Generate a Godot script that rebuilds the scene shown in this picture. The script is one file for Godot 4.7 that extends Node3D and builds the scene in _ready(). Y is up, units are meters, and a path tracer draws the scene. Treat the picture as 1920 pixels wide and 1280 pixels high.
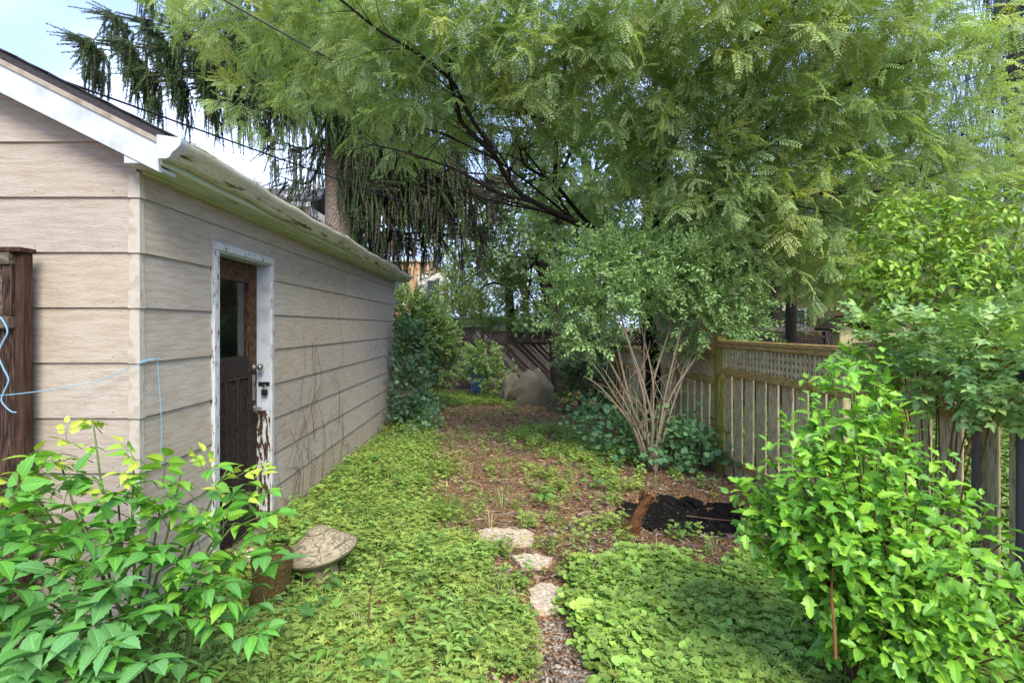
extends Node3D
# A narrow back yard: beige lap-sided garage on the left, mulch path, fence and shrubs on the right, big trees behind.
# Units are metres, y is up, the camera stands at x = 0, z = 0 and looks along -z; "depth" below is the distance along -z.

const EYE := 1.65
var rng := RandomNumberGenerator.new()
var taken := {}
var M := {}          # materials
var noise := FastNoiseLite.new()

# ---------------------------------------------------------------- mesh collector
class MB:
	var v := PackedVector3Array()
	var n := PackedVector3Array()
	var u := PackedVector2Array()
	var ix := PackedInt32Array()
	func vert(p: Vector3, nn: Vector3, t := Vector2.ZERO) -> int:
		v.append(p); n.append(nn); u.append(t)
		return v.size() - 1
	func itri(a: int, b: int, c: int) -> void:
		var g := (v[c] - v[a]).cross(v[b] - v[a])
		if g.dot(n[a] + n[b] + n[c]) >= 0.0:
			ix.append(a); ix.append(b); ix.append(c)
		else:
			ix.append(a); ix.append(c); ix.append(b)
	func face(pts: Array, out: Vector3, uvs: Array = []) -> void:      # flat convex polygon
		var nn: Vector3 = (pts[1] - pts[0]).cross(pts[2] - pts[0]).normalized()
		if nn.dot(out) < 0.0:
			nn = -nn
		var first := v.size()
		for k in pts.size():
			vert(pts[k], nn, uvs[k] if uvs.size() else Vector2.ZERO)
		for k in range(1, pts.size() - 1):
			itri(first, first + k, first + k + 1)
	func box(c: Vector3, s: Vector3, b := Basis(), ch := 0.0) -> void:
		var h := s * 0.5
		var k: float = minf(ch, minf(h.x, minf(h.y, h.z)) * 0.9)
		for ax in 3:
			var a1 := (ax + 1) % 3
			var a2 := (ax + 2) % 3
			for sg in [-1.0, 1.0]:
				var pts := []
				for q in [[-1, -1], [1, -1], [1, 1], [-1, 1]]:
					var p := Vector3()
					p[ax] = sg * h[ax]; p[a1] = q[0] * (h[a1] - k); p[a2] = q[1] * (h[a2] - k)
					pts.append(c + b * p)
				var o := Vector3(); o[ax] = sg
				face(pts, b * o)
				if k > 0.0:
					for s2 in [-1.0, 1.0]:
						var e := []
						for q in [[0, -1], [0, 1], [1, 1], [1, -1]]:
							var p := Vector3()
							p[ax] = sg * (h[ax] - (k if q[0] == 1 else 0.0)); p[a1] = s2 * (h[a1] - (0.0 if q[0] == 1 else k)); p[a2] = q[1] * (h[a2] - k)
							e.append(c + b * p)
						var oo := Vector3(); oo[ax] = sg; oo[a1] = s2
						face(e, b * oo)
		if k > 0.0:
			for x in [-1.0, 1.0]:
				for y in [-1.0, 1.0]:
					for z in [-1.0, 1.0]:
						face([c + b * Vector3(x * h.x, y * (h.y - k), z * (h.z - k)), c + b * Vector3(x * (h.x - k), y * h.y, z * (h.z - k)), c + b * Vector3(x * (h.x - k), y * (h.y - k), z * h.z)], b * Vector3(x, y, z))
	func grid(rows: Array, out_hint := Vector3.UP, about = null) -> void:  # smooth sheet through rows of points
		var r := rows.size()
		var m: int = rows[0].size()
		var first := v.size()
		var nn := PackedVector3Array(); nn.resize(r * m)
		for i in r - 1:
			for j in m - 1:
				var g: Vector3 = (rows[i + 1][j + 1] - rows[i][j]).cross(rows[i + 1][j] - rows[i][j + 1])
				nn[i * m + j] += g; nn[i * m + j + 1] += g; nn[(i + 1) * m + j] += g; nn[(i + 1) * m + j + 1] += g
		var total := 0.0
		for i in r:
			for j in m:
				total += nn[i * m + j].dot(rows[i][j] - about if about != null else out_hint)
		var sg := 1.0 if total >= 0.0 else -1.0
		for i in r:
			for j in m:
				vert(rows[i][j], (nn[i * m + j] * sg).normalized(), Vector2(float(j) / (m - 1), float(i) / (r - 1)))
		for i in r - 1:
			for j in m - 1:
				var a := first + i * m + j
				itri(a, a + 1, a + m); itri(a + 1, a + m + 1, a + m)
	func tube(p: Array, rad: Array, sides := 6, caps := true) -> void:
		var first := v.size()
		var t: Vector3 = (p[1] - p[0]).normalized()
		var s := t.cross(Vector3.UP if absf(t.y) < 0.9 else Vector3.RIGHT).normalized()
		for i in p.size():
			t = (p[mini(i + 1, p.size() - 1)] - p[maxi(i - 1, 0)]).normalized()
			s = (s - t * s.dot(t)).normalized()
			var w := t.cross(s)
			for k in sides:
				var a := TAU * k / sides
				var o := s * cos(a) + w * sin(a)
				vert(p[i] + o * rad[i], o, Vector2(float(k) / sides, i))
		for i in p.size() - 1:
			for k in sides:
				var a := first + i * sides + k
				var b := first + i * sides + (k + 1) % sides
				itri(a, b, a + sides); itri(b, b + sides, a + sides)
		if caps:
			for e in [0, p.size() - 1]:
				var ring := []
				for k in sides:
					ring.append(v[first + e * sides + k])
				face(ring, (p[e] - p[1 if e == 0 else e - 1]))
	func lathe(prof: Array, sides := 24, xf := Transform3D()) -> void:   # profile of (radius, height)
		var first := v.size()
		var m := prof.size()
		for i in m:
			var d: Vector2 = prof[mini(i + 1, m - 1)] - prof[maxi(i - 1, 0)]
			var q := Vector2(d.y, -d.x).normalized()
			for k in sides + 1:
				var a := TAU * k / sides
				vert(xf * Vector3(prof[i].x * cos(a), prof[i].y, prof[i].x * sin(a)), xf.basis * Vector3(q.x * cos(a), q.y, q.x * sin(a)), Vector2(float(k) / sides, float(i) / (m - 1)))
		for i in m - 1:
			for k in sides:
				var a := first + i * (sides + 1) + k
				itri(a, a + 1, a + sides + 1); itri(a + 1, a + sides + 2, a + sides + 1)
	func leaf(xf: Transform3D, length: float, width: float, prof: Array, fold := 0.25, curl := 0.2) -> void:  # strip leaf along +x, face +z
		for sg in [1.0, -1.0]:
			var rows := []
			for q in prof:
				var x: float = q[0]
				var w: float = q[1] * width
				var z := -curl * x * x * length
				rows.append([xf * Vector3(x * length, 0, z), xf * Vector3(x * length, sg * w * 0.55, z + w * 0.55 * fold), xf * Vector3(x * length - (q[2] * length if q.size() > 2 else 0.0), sg * w, z + w * fold * 0.8)])
			grid(rows, xf.basis.z)
	func leaf_small(xf: Transform3D, length: float, width: float, fold := 0.25, curl := 0.15) -> void:  # four triangles
		var a := xf * Vector3.ZERO
		var t := xf * Vector3(length, 0, -curl * length)
		var l := xf * Vector3(length * 0.45, width, width * fold)
		var r := xf * Vector3(length * 0.45, -width, width * fold)
		face([a, l, t], xf.basis.z); face([a, t, r], xf.basis.z)
	func star(xf: Transform3D, ring: Array, scale: float, cup := 0.2, wob := 0.0) -> void:   # leaf with a polar outline: [degrees, radius], stalk end at 180
		var pts := []
		for k in ring.size():
			var q = ring[k]
			var a := deg_to_rad(q[0])
			var r: float = q[1] * scale
			pts.append(xf * Vector3(r * cos(a), r * sin(a), cup * r * r / scale + wob * scale * sin(a * 5.0 + 1.0) * 0.12))
		var first := v.size()
		var nn := PackedVector3Array(); nn.resize(pts.size())
		var c := xf.origin
		var tot := Vector3.ZERO
		for k in pts.size() - 1:
			var g: Vector3 = (pts[k] - c).cross(pts[k + 1] - c)
			nn[k] += g; nn[k + 1] += g; tot += g
		vert(c, tot.normalized())
		for k in pts.size():
			vert(pts[k], nn[k].normalized().lerp(tot.normalized(), 0.4).normalized())
		for k in pts.size() - 1:
			itri(first, first + 1 + k, first + 2 + k)
	func mesh() -> ArrayMesh:
		var arr := []
		arr.resize(Mesh.ARRAY_MAX)
		arr[Mesh.ARRAY_VERTEX] = v; arr[Mesh.ARRAY_NORMAL] = n; arr[Mesh.ARRAY_TEX_UV] = u; arr[Mesh.ARRAY_INDEX] = ix
		var m := ArrayMesh.new()
		m.add_surface_from_arrays(Mesh.PRIMITIVE_TRIANGLES, arr)
		return m

# ---------------------------------------------------------------- small helpers
func P(px: float, py: float, d: float) -> Vector3:      # a sight line of the survey taken from the photograph, at a depth
	return Vector3((px - 934.0) * d / 1000.0, EYE - (py - 612.0) * d / 1000.0, -d)
func R(a := 0.0, b := 1.0) -> float:
	return rng.randf_range(a, b)
func rdir() -> Vector3:
	return Vector3(rng.randfn(), rng.randfn(), rng.randfn()).normalized()
func hsh(a: float, b: float) -> float:
	return fposmod(sin(a * 12.9898 + b * 78.233) * 43758.5453, 1.0)
func frame(x: Vector3, up: Vector3) -> Basis:            # x axis along x, z axis as near up as can be
	x = x.normalized()
	var z := up - x * up.dot(x)
	z = z.normalized() if z.length() > 0.02 else x.cross(Vector3.RIGHT).normalized()
	return Basis(x, z.cross(x), z)
func spline(pts: Array, per := 5) -> Array:
	var o := []
	for i in pts.size() - 1:
		var a: Vector3 = pts[maxi(i - 1, 0)]
		var b: Vector3 = pts[i]
		var c: Vector3 = pts[i + 1]
		var d: Vector3 = pts[mini(i + 2, pts.size() - 1)]
		for k in per:
			o.append(b.cubic_interpolate(c, a, d, float(k) / per))
	o.append(pts[-1])
	return o
func taper(n: int, a: float, b: float, wob := 0.0) -> Array:
	var o := []
	for i in n:
		o.append(lerpf(a, b, float(i) / maxi(n - 1, 1)) * (1.0 + wob * R(-1, 1)))
	return o
func numbered(s: String) -> String:
	var k: int = taken.get(s, 0)
	taken[s] = k + 1
	return s if k == 0 else "%s_%03d" % [s, k]
func thing(called: String, label: String, category: String, at: Vector3, group := "") -> Node3D:
	var o := Node3D.new()
	o.name = numbered(called)
	add_child(o)
	o.position = at
	o.set_meta("label", label); o.set_meta("category", category)
	if group:
		o.set_meta("group", group)
	return o
func part(parent: Node3D, called: String, mesh: Mesh, m: Material, xf := Transform3D()) -> MeshInstance3D:   # placed in world axes
	var o := MeshInstance3D.new()
	o.name = called
	o.mesh = mesh
	o.material_override = m
	parent.add_child(o, true)
	o.global_transform = xf
	return o
func single(called: String, mb: MB, m: Material, label: String, category: String, group := "") -> MeshInstance3D:  # a thing of one mesh
	var o := MeshInstance3D.new()
	o.name = numbered(called)
	o.mesh = mb.mesh()
	o.material_override = m
	add_child(o)
	o.set_meta("label", label); o.set_meta("category", category)
	if group:
		o.set_meta("group", group)
	return o
func ground_of(called: String, mb: MB, m: Material) -> MeshInstance3D:
	var o := MeshInstance3D.new()
	o.name = called
	o.mesh = mb.mesh()
	o.material_override = m
	add_child(o)
	o.set_meta("kind", "structure")
	return o
func many(parent: Node3D, called: String, mesh: Mesh, m: Material, xfs: Array, cols: Array) -> void:    # countless alike pieces
	if xfs.is_empty():
		return
	var mm := MultiMesh.new()
	mm.transform_format = MultiMesh.TRANSFORM_3D
	mm.use_colors = true
	mm.mesh = mesh
	mm.instance_count = xfs.size()
	for i in xfs.size():
		mm.set_instance_transform(i, xfs[i])
		mm.set_instance_color(i, cols[i])
	var o := MultiMeshInstance3D.new()
	o.name = called if parent != self else numbered(called)
	o.multimesh = mm
	o.material_override = m
	parent.add_child(o, true)
	o.global_transform = Transform3D()
	o.set_meta("kind", "stuff")
func leaves(parent: Node3D, list: Array, meshes: Array, tints: Array, multi: Material, most := 300) -> void:
	# list of [transform, mesh number, tint number]; the leaves nearest the camera are parts of their own
	list.sort_custom(func(a, b): return a[0].origin.length_squared() < b[0].origin.length_squared())
	for i in mini(most, list.size()):
		var o := MeshInstance3D.new()
		o.name = "leaf"
		o.mesh = meshes[list[i][1]]
		o.material_override = tints[list[i][2]]
		parent.add_child(o, true)
		o.global_transform = list[i][0]
	for k in meshes.size():
		var xfs := []
		var cols := []
		for i in range(most, list.size()):
			if list[i][1] == k:
				xfs.append(list[i][0])
				cols.append(tints[list[i][2]].albedo_color.srgb_to_linear())
		many(parent, "foliage", meshes[k], multi, xfs, cols)

# ---------------------------------------------------------------- materials
func ntex(freq: float, ramp: Array, seed_ := 0, size := 512, kind := FastNoiseLite.TYPE_SIMPLEX_SMOOTH, oct := 4, warp := 0.0) -> NoiseTexture2D:
	var f := FastNoiseLite.new()
	f.noise_type = kind; f.frequency = freq; f.seed = seed_; f.fractal_octaves = oct
	if warp > 0.0:
		f.domain_warp_enabled = true; f.domain_warp_amplitude = warp; f.domain_warp_frequency = freq * 0.6
	var t := NoiseTexture2D.new()
	t.width = size; t.height = size; t.seamless = true; t.noise = f; t.normalize = true
	if ramp.size():
		var g := Gradient.new()
		var offs := PackedFloat32Array()
		var cols := PackedColorArray()
		for r in ramp:
			offs.append(r[0]); cols.append(r[1])
		g.offsets = offs; g.colors = cols
		t.color_ramp = g
	return t
func mat(c: Color, rough := 0.8, spec := 0.5) -> StandardMaterial3D:
	var m := StandardMaterial3D.new()
	m.albedo_color = c; m.roughness = rough; m.metallic_specular = spec
	return m
func worn(c: Color, tex: Texture2D, scale: Vector3, bump: Texture2D = null, depth := 0.0, rough := 0.85, off := Vector3.ZERO) -> StandardMaterial3D:
	var m := mat(c, rough, 0.35)
	m.albedo_texture = tex
	m.uv1_triplanar = true; m.uv1_world_triplanar = true; m.uv1_scale = scale; m.uv1_offset = off; m.uv1_triplanar_sharpness = 8.0
	if bump:
		m.heightmap_enabled = true; m.heightmap_texture = bump; m.heightmap_scale = depth
	return m
func green(c: Color, back := 0.5, rough := 0.5) -> StandardMaterial3D:      # a leaf: light comes through it
	var m := mat(c, rough, 0.5)
	m.backlight_enabled = true
	m.backlight = Color(back, back, back * 0.55)
	return m
func green_many(back := 0.5, rough := 0.5, veined := false) -> StandardMaterial3D:
	var m := green(Color.WHITE, back, rough)
	if veined:
		m.albedo_texture = M.veins
	m.vertex_color_use_as_albedo = true
	return m
func greens(list: Array, back := 0.5, rough := 0.5) -> Array:
	var o := []
	for c in list:
		o.append(green(c, back, rough))
		o[-1].albedo_texture = M.veins
	return o

func _ready() -> void:
	rng.seed = 20240611
	noise.seed = 7; noise.frequency = 1.0; noise.fractal_octaves = 3
	# ---- camera
	var cam := Camera3D.new()
	cam.name = "camera"
	cam.projection = Camera3D.PROJECTION_FRUSTUM
	cam.near = 0.05; cam.far = 600.0
	cam.size = 0.05 * 1.28
	cam.frustum_offset = Vector2(0.026, -0.028) * 0.05
	cam.position = Vector3(0, EYE, 0)
	add_child(cam)
	cam.current = true
	# ---- sky, sun, exposure
	var sky := ProceduralSkyMaterial.new()
	sky.sky_top_color = Color(0.49, 0.60, 0.82)
	sky.sky_horizon_color = Color(0.69, 0.76, 0.88)
	sky.sky_curve = 0.25
	sky.ground_bottom_color = Color(0.30, 0.32, 0.24)
	sky.ground_horizon_color = Color(0.55, 0.58, 0.55)
	sky.sun_angle_max = 1.0
	sky.sky_cover = clouds()
	sky.sky_cover_modulate = Color(1, 1, 1, 0.30)
	var env := Environment.new()
	env.background_mode = Environment.BG_SKY
	env.sky = Sky.new()
	env.sky.sky_material = sky
	env.background_energy_multiplier = 0.60
	env.tonemap_mode = Environment.TONE_MAPPER_LINEAR
	env.tonemap_exposure = 4.3
	env.sdfgi_enabled = true; env.ssao_enabled = true; env.ssil_enabled = true
	var we := WorldEnvironment.new()
	we.name = "environment"
	we.environment = env
	add_child(we)
	var sun := DirectionalLight3D.new()
	sun.name = "sun"
	sun.light_color = Color(1.0, 0.975, 0.93)
	sun.light_energy = 0.42
	sun.light_angular_distance = 30.0
	sun.shadow_enabled = true
	add_child(sun)
	sun.look_at_from_position(Vector3.ZERO, Vector3(-0.24, -0.68, -0.68))
	materials()
	ground()
	garage()
	side_fence()
	back_fence()
	neighbours()
	spruce()
	locust()
	far_trees()
	clump_shrub()
	corner_plants()
	right_shrubs()
	rose_of_sharon()
	box_elder()
	yard_things()
	ground_cover()
	wires()

func clouds() -> ImageTexture:
	var f := FastNoiseLite.new()
	f.seed = 31; f.frequency = 1.6; f.fractal_octaves = 5
	var im := Image.create(512, 256, false, Image.FORMAT_RGBA8)
	for y in 256:
		var la := PI * (0.5 - (y + 0.5) / 256.0)
		for x in 512:
			var lo := TAU * (x + 0.5) / 512.0
			var d := Vector3(cos(la) * cos(lo), sin(la) * 2.2, cos(la) * sin(lo))
			var a := smoothstep(-0.12, 0.32, f.get_noise_3dv(d))
			im.set_pixel(x, y, Color(0.93, 0.95, 1.0, a))
	return ImageTexture.create_from_image(im)

func vein_print() -> ImageTexture:      # half a leaf: midrib at the left edge, side veins slanting towards the tip, faint mottling
	var im := Image.create(96, 192, false, Image.FORMAT_RGB8)
	for y in 192:
		for x in 96:
			var u := x / 95.0
			var v := y / 191.0
			var side := absf(fposmod(v * 8.0 - u * 2.2, 1.0) - 0.5)
			var k := 0.84 + 0.08 * noise.get_noise_2d(x * 0.12, y * 0.12)
			if side < 0.07 or u < 0.06:
				k = 0.99
			im.set_pixel(x, y, Color(k, k, k * (0.94 if k < 0.95 else 1.0)))
	return ImageTexture.create_from_image(im)
func gutter_print() -> ImageTexture:    # round the profile (u) and along the run (v): white metal, moss in the lower fold and on the lip
	var im := Image.create(64, 1024, false, Image.FORMAT_RGB8)
	var f := FastNoiseLite.new()
	f.seed = 17; f.frequency = 0.02; f.fractal_octaves = 5
	for y in 1024:
		for x in 64:
			var u := x / 63.0
			var n := f.get_noise_2d(x * 2.5, y * 1.0) + 0.6 * f.get_noise_2d(x * 9.0 + 300.0, y * 0.6)
			var likely := 0.55 * exp(-pow((u - 0.42) / 0.07, 2.0)) + 0.5 * exp(-pow((u - 0.84) / 0.06, 2.0)) + 0.35 * exp(-pow((u - 0.25) / 0.1, 2.0))
			var c := Color(0.84, 0.83, 0.77)
			if n + likely > 0.92:
				c = Color(0.25, 0.25, 0.13)
			elif n + likely > 0.76:
				c = Color(0.50, 0.51, 0.36)
			elif n + likely > 0.50:
				c = Color(0.72, 0.72, 0.63)
			c = c * (1.0 + 0.12 * f.get_noise_2d(x * 12.0, y * 8.0))
			im.set_pixel(x, y, c)
	return ImageTexture.create_from_image(im)
func materials() -> void:
	var W := Color.WHITE
	M.veins = vein_print()
	# embossed hardboard siding: long fine grain, horizontal
	var grain := ntex(0.055, [], 3, 1024, FastNoiseLite.TYPE_SIMPLEX_SMOOTH, 3, 40.0)
	var tone := ntex(0.02, [[0.0, Color(0.90, 0.88, 0.85)], [0.45, Color(0.96, 0.95, 0.93)], [0.7, W], [1.0, Color(0.97, 0.94, 0.91)]], 9, 512, FastNoiseLite.TYPE_SIMPLEX_SMOOTH, 6)
	M.siding = []
	for k in 5:
		var c: Color = [Color(0.69, 0.655, 0.615), Color(0.705, 0.665, 0.615), Color(0.68, 0.65, 0.615), Color(0.71, 0.68, 0.64), Color(0.70, 0.66, 0.605)][k]
		M.siding.append(worn(c, tone, Vector3(0.36, 3.1, 0.36), grain, 0.28, 0.85, Vector3(0.13 * k, 0.29 * k, 0.41 * k)))
	M.trim = worn(Color(0.70, 0.675, 0.63), ntex(0.02, [[0.0, Color(0.82, 0.80, 0.74)], [0.5, W], [1.0, Color(0.92, 0.91, 0.88)]], 5, 256), Vector3(1.5, 1.5, 1.5), null, 0, 0.6)
	M.white = worn(Color(0.73, 0.76, 0.78), ntex(0.02, [[0.0, Color(0.85, 0.86, 0.86)], [0.5, W], [1.0, W]], 6, 256), Vector3(1, 1, 1), null, 0, 0.45)
	M.soffit = worn(Color(0.79, 0.83, 0.76), ntex(0.03, [[0.0, Color(0.62, 0.72, 0.55)], [0.3, Color(0.9, 0.93, 0.88)], [1.0, W]], 8, 256), Vector3(1, 1, 0.4), null, 0, 0.6)
	# gutter: white metal with streaks of moss and grime
	M.gutter = mat(Color(0.92, 0.92, 0.90), 0.6)
	M.gutter.albedo_texture = gutter_print()
	M.debris = mat(Color(0.36, 0.24, 0.14), 0.95, 0.2)
	M.shingle = worn(Color(0.30, 0.30, 0.31), ntex(0.15, [[0.0, Color(0.6, 0.6, 0.6)], [1.0, W]], 13, 256), Vector3(2, 2, 2), null, 0, 0.95)
	# flaking paint on the door frame, and bare weathered door wood
	var flake := ntex(0.018, [[0.0, Color(0.25, 0.20, 0.16)], [0.27, Color(0.45, 0.36, 0.28)], [0.285, Color(0.86, 0.87, 0.87)], [0.6, Color(0.95, 0.96, 0.96)], [1.0, W]], 21, 1024, FastNoiseLite.TYPE_SIMPLEX_SMOOTH, 6)
	M.peeling = worn(Color(0.78, 0.785, 0.79), flake, Vector3(1.8, 0.5, 1.8), ntex(0.018, [], 21, 512, FastNoiseLite.TYPE_SIMPLEX_SMOOTH, 6), 0.3, 0.7)
	var bared := ntex(0.018, [[0.0, Color(0.22, 0.16, 0.12)], [0.52, Color(0.42, 0.31, 0.24)], [0.535, Color(0.84, 0.85, 0.85)], [1.0, W]], 27, 1024, FastNoiseLite.TYPE_SIMPLEX_SMOOTH, 6)
	M.peeled = worn(Color(0.80, 0.805, 0.81), bared, Vector3(1.5, 0.4, 1.5), ntex(0.018, [], 27, 512, FastNoiseLite.TYPE_SIMPLEX_SMOOTH, 6), 0.3, 0.75)
	var vgrain := ntex(0.05, [], 23, 512, FastNoiseLite.TYPE_SIMPLEX_SMOOTH, 4, 20.0)
	var dw := ntex(0.03, [[0.0, Color(0.05, 0.045, 0.045)], [0.42, Color(0.13, 0.115, 0.11)], [0.62, Color(0.23, 0.205, 0.195)], [0.78, Color(0.33, 0.23, 0.16)], [1.0, Color(0.48, 0.34, 0.24)]], 24, 1024, FastNoiseLite.TYPE_SIMPLEX_SMOOTH, 6)
	M.door_wood = worn(W, dw, Vector3(5, 0.5, 5), vgrain, 0.5, 0.7)
	var db := ntex(0.03, [[0.0, Color(0.10, 0.07, 0.05)], [0.35, Color(0.20, 0.13, 0.085)], [0.6, Color(0.36, 0.25, 0.165)], [1.0, Color(0.50, 0.38, 0.28)]], 25, 512, FastNoiseLite.TYPE_SIMPLEX_SMOOTH, 6)
	M.door_brown = worn(W, db, Vector3(4, 0.8, 4), vgrain, 0.5, 0.7)
	var gw := ntex(0.03, [[0.0, Color(0.08, 0.055, 0.045)], [0.4, Color(0.20, 0.14, 0.115)], [0.7, Color(0.33, 0.26, 0.22)], [1.0, Color(0.48, 0.42, 0.37)]], 26, 512, FastNoiseLite.TYPE_SIMPLEX_SMOOTH, 6)
	M.gate = worn(W, gw, Vector3(5, 0.45, 5), vgrain, 0.5, 0.85)
	M.gate_red = worn(Color(0.34, 0.26, 0.21), ntex(0.03, [[0.0, Color(0.55, 0.5, 0.45)], [1.0, W]], 28, 256), Vector3(5, 0.5, 5), vgrain, 0.4, 0.85)
	M.gate_grey = worn(Color(0.50, 0.47, 0.42), ntex(0.03, [[0.0, Color(0.5, 0.45, 0.4)], [1.0, W]], 29, 256), Vector3(1, 5, 5), vgrain, 0.4, 0.85)
	# silvered cedar with green algae
	M.cedar = []
	for k in 4:
		var cw: Texture2D = ntex(0.03, [[0.0, Color(0.38, 0.36, 0.29)], [0.35, Color(0.64, 0.615, 0.53)], [0.6, Color(0.80, 0.775, 0.68)], [0.78, Color(0.70, 0.71, 0.50)], [1.0, Color(0.55, 0.58, 0.32)]], 40 + k, 512, FastNoiseLite.TYPE_SIMPLEX_SMOOTH, 6) if k < 2 else M.cedar[k - 2].albedo_texture
		M.cedar.append(worn([Color(1.0, 0.96, 0.88), Color(0.95, 0.91, 0.84), Color(1.0, 0.95, 0.87), Color(0.91, 0.90, 0.81)][k], cw, Vector3(4, 0.4, 4), vgrain, 0.4, 0.9, Vector3(0.2, 0.37, 0.11) * k))
	M.rail = worn(Color(0.76, 0.65, 0.47), ntex(0.03, [[0.0, Color(0.42, 0.38, 0.25)], [0.4, Color(0.75, 0.74, 0.6)], [1.0, W]], 45, 512, FastNoiseLite.TYPE_SIMPLEX_SMOOTH, 6), Vector3(0.5, 5, 0.5), null, 0, 0.9)
	M.mossy = worn(Color(0.60, 0.59, 0.34), ntex(0.03, [[0.0, Color(0.5, 0.45, 0.4)], [0.5, Color(0.85, 0.85, 0.7)], [1.0, W]], 46, 512, FastNoiseLite.TYPE_SIMPLEX_SMOOTH, 6), Vector3(4, 0.4, 4), vgrain, 0.4, 0.95)
	M.dark_wood = worn(Color(0.34, 0.295, 0.275), ntex(0.03, [[0.0, Color(0.45, 0.45, 0.45)], [1.0, W]], 47, 512, FastNoiseLite.TYPE_SIMPLEX_SMOOTH, 6), Vector3(2, 2, 2), null, 0, 0.9)
	M.grey_wood = worn(Color(0.52, 0.50, 0.46), ntex(0.03, [[0.0, Color(0.6, 0.58, 0.55)], [1.0, W]], 48, 256, FastNoiseLite.TYPE_SIMPLEX_SMOOTH, 6), Vector3(2, 0.6, 2), null, 0, 0.9)
	M.steel = mat(Color(0.30, 0.30, 0.305), 0.55, 0.4)
	M.knob = mat(Color(0.62, 0.60, 0.57), 0.35); M.knob.metallic = 0.8
	M.black_metal = mat(Color(0.08, 0.08, 0.09), 0.5)
	M.glass = mat(Color(0.2, 0.22, 0.24, 0.02), 0.04, 0.4)
	M.glass.transparency = BaseMaterial3D.TRANSPARENCY_ALPHA
	M.far_glass = mat(Color(0.16, 0.18, 0.20), 0.1)
	M.inside = mat(Color(0.20, 0.18, 0.16), 0.95)
	# earth
	var chips := ntex(0.06, [[0.0, Color(0.24, 0.19, 0.15)], [0.35, Color(0.43, 0.345, 0.27)], [0.55, Color(0.57, 0.475, 0.385)], [0.72, Color(0.68, 0.59, 0.49)], [1.0, Color(0.80, 0.72, 0.62)]], 51, 1024, FastNoiseLite.TYPE_CELLULAR, 3)
	M.earth = worn(Color(0.97, 0.90, 0.81), chips, Vector3(0.9, 0.9, 0.9), ntex(0.06, [], 51, 512, FastNoiseLite.TYPE_CELLULAR, 3), 2.0, 0.95)
	M.black_soil = worn(Color(0.17, 0.155, 0.15), ntex(0.05, [[0.0, Color(0.5, 0.5, 0.5)], [0.7, Color(0.8, 0.8, 0.8)], [1.0, W]], 53, 512, FastNoiseLite.TYPE_SIMPLEX_SMOOTH, 6), Vector3(2, 2, 2), ntex(0.05, [], 53, 512, FastNoiseLite.TYPE_SIMPLEX_SMOOTH, 5), 3.0, 0.9)
	var st_ := ntex(0.03, [[0.0, Color(0.50, 0.48, 0.43)], [0.4, Color(0.72, 0.69, 0.63)], [0.7, Color(0.86, 0.83, 0.77)], [1.0, Color(0.93, 0.90, 0.84)]], 55, 512, FastNoiseLite.TYPE_SIMPLEX_SMOOTH, 6)
	M.slab = worn(Color(0.97, 0.92, 0.87), st_, Vector3(2.2, 2.2, 2.2), st_, 0.35, 0.9)
	M.stone = worn(Color(0.74, 0.71, 0.64), st_, Vector3(3, 3, 3), st_, 0.25, 0.9)
	M.boulder = worn(Color(0.60, 0.595, 0.56), ntex(0.05, [[0.0, Color(0.42, 0.42, 0.36)], [0.5, Color(0.75, 0.72, 0.64)], [1.0, W]], 57, 512, FastNoiseLite.TYPE_SIMPLEX_SMOOTH, 6), Vector3(2, 2, 2), ntex(0.05, [], 57, 512, FastNoiseLite.TYPE_SIMPLEX_SMOOTH, 6), 1.5, 0.95)
	M.mossy_stone = worn(Color(0.46, 0.41, 0.29), ntex(0.03, [[0.0, Color(0.35, 0.42, 0.2)], [0.45, Color(0.7, 0.66, 0.5)], [1.0, W]], 58, 512, FastNoiseLite.TYPE_SIMPLEX_SMOOTH, 6), Vector3(4, 4, 4), st_, 0.6, 0.95)
	M.pebble = mat(Color.WHITE, 0.8); M.pebble.vertex_color_use_as_albedo = true
	# bark and stems
	var bk := ntex(0.05, [[0.0, Color(0.22, 0.205, 0.19)], [0.4, Color(0.52, 0.495, 0.47)], [0.7, Color(0.70, 0.68, 0.65)], [1.0, Color(0.82, 0.80, 0.77)]], 61, 512, FastNoiseLite.TYPE_CELLULAR, 4, 15.0)
	M.spruce_bark = worn(Color(0.95, 0.91, 0.87), bk, Vector3(1.6, 0.8, 1.6), bk, 3.0, 0.95)
	M.dark_bark = worn(Color(0.27, 0.245, 0.23), bk, Vector3(3, 1.2, 3), bk, 1.0, 0.9)
	M.maple_bark = worn(Color(0.33, 0.31, 0.30), bk, Vector3(3, 1.0, 3), bk, 2.0, 0.95)
	M.stem_tan = worn(Color(0.64, 0.60, 0.54), ntex(0.05, [[0.0, Color(0.5, 0.45, 0.4)], [0.5, Color(0.85, 0.82, 0.78)], [1.0, W]], 62, 256), Vector3(6, 2, 6), null, 0, 0.9)
	M.stem_green = mat(Color(0.36, 0.43, 0.20), 0.6)
	M.stem_brown = mat(Color(0.36, 0.25, 0.17), 0.8)
	M.stem_red = mat(Color(0.50, 0.32, 0.19), 0.8)
	M.twig = mat(Color(0.46, 0.37, 0.29), 0.9)
	M.rotten = worn(Color(0.60, 0.45, 0.33), ntex(0.05, [[0.0, Color(0.25, 0.2, 0.16)], [0.5, Color(0.8, 0.72, 0.64)], [1.0, W]], 63, 512, FastNoiseLite.TYPE_SIMPLEX_SMOOTH, 6), Vector3(6, 2.5, 6), ntex(0.05, [], 63, 512), 2.0, 0.95)
	M.rope = mat(Color(0.47, 0.66, 0.76), 0.8)
	M.cable = mat(Color(0.07, 0.07, 0.075), 0.5)
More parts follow.
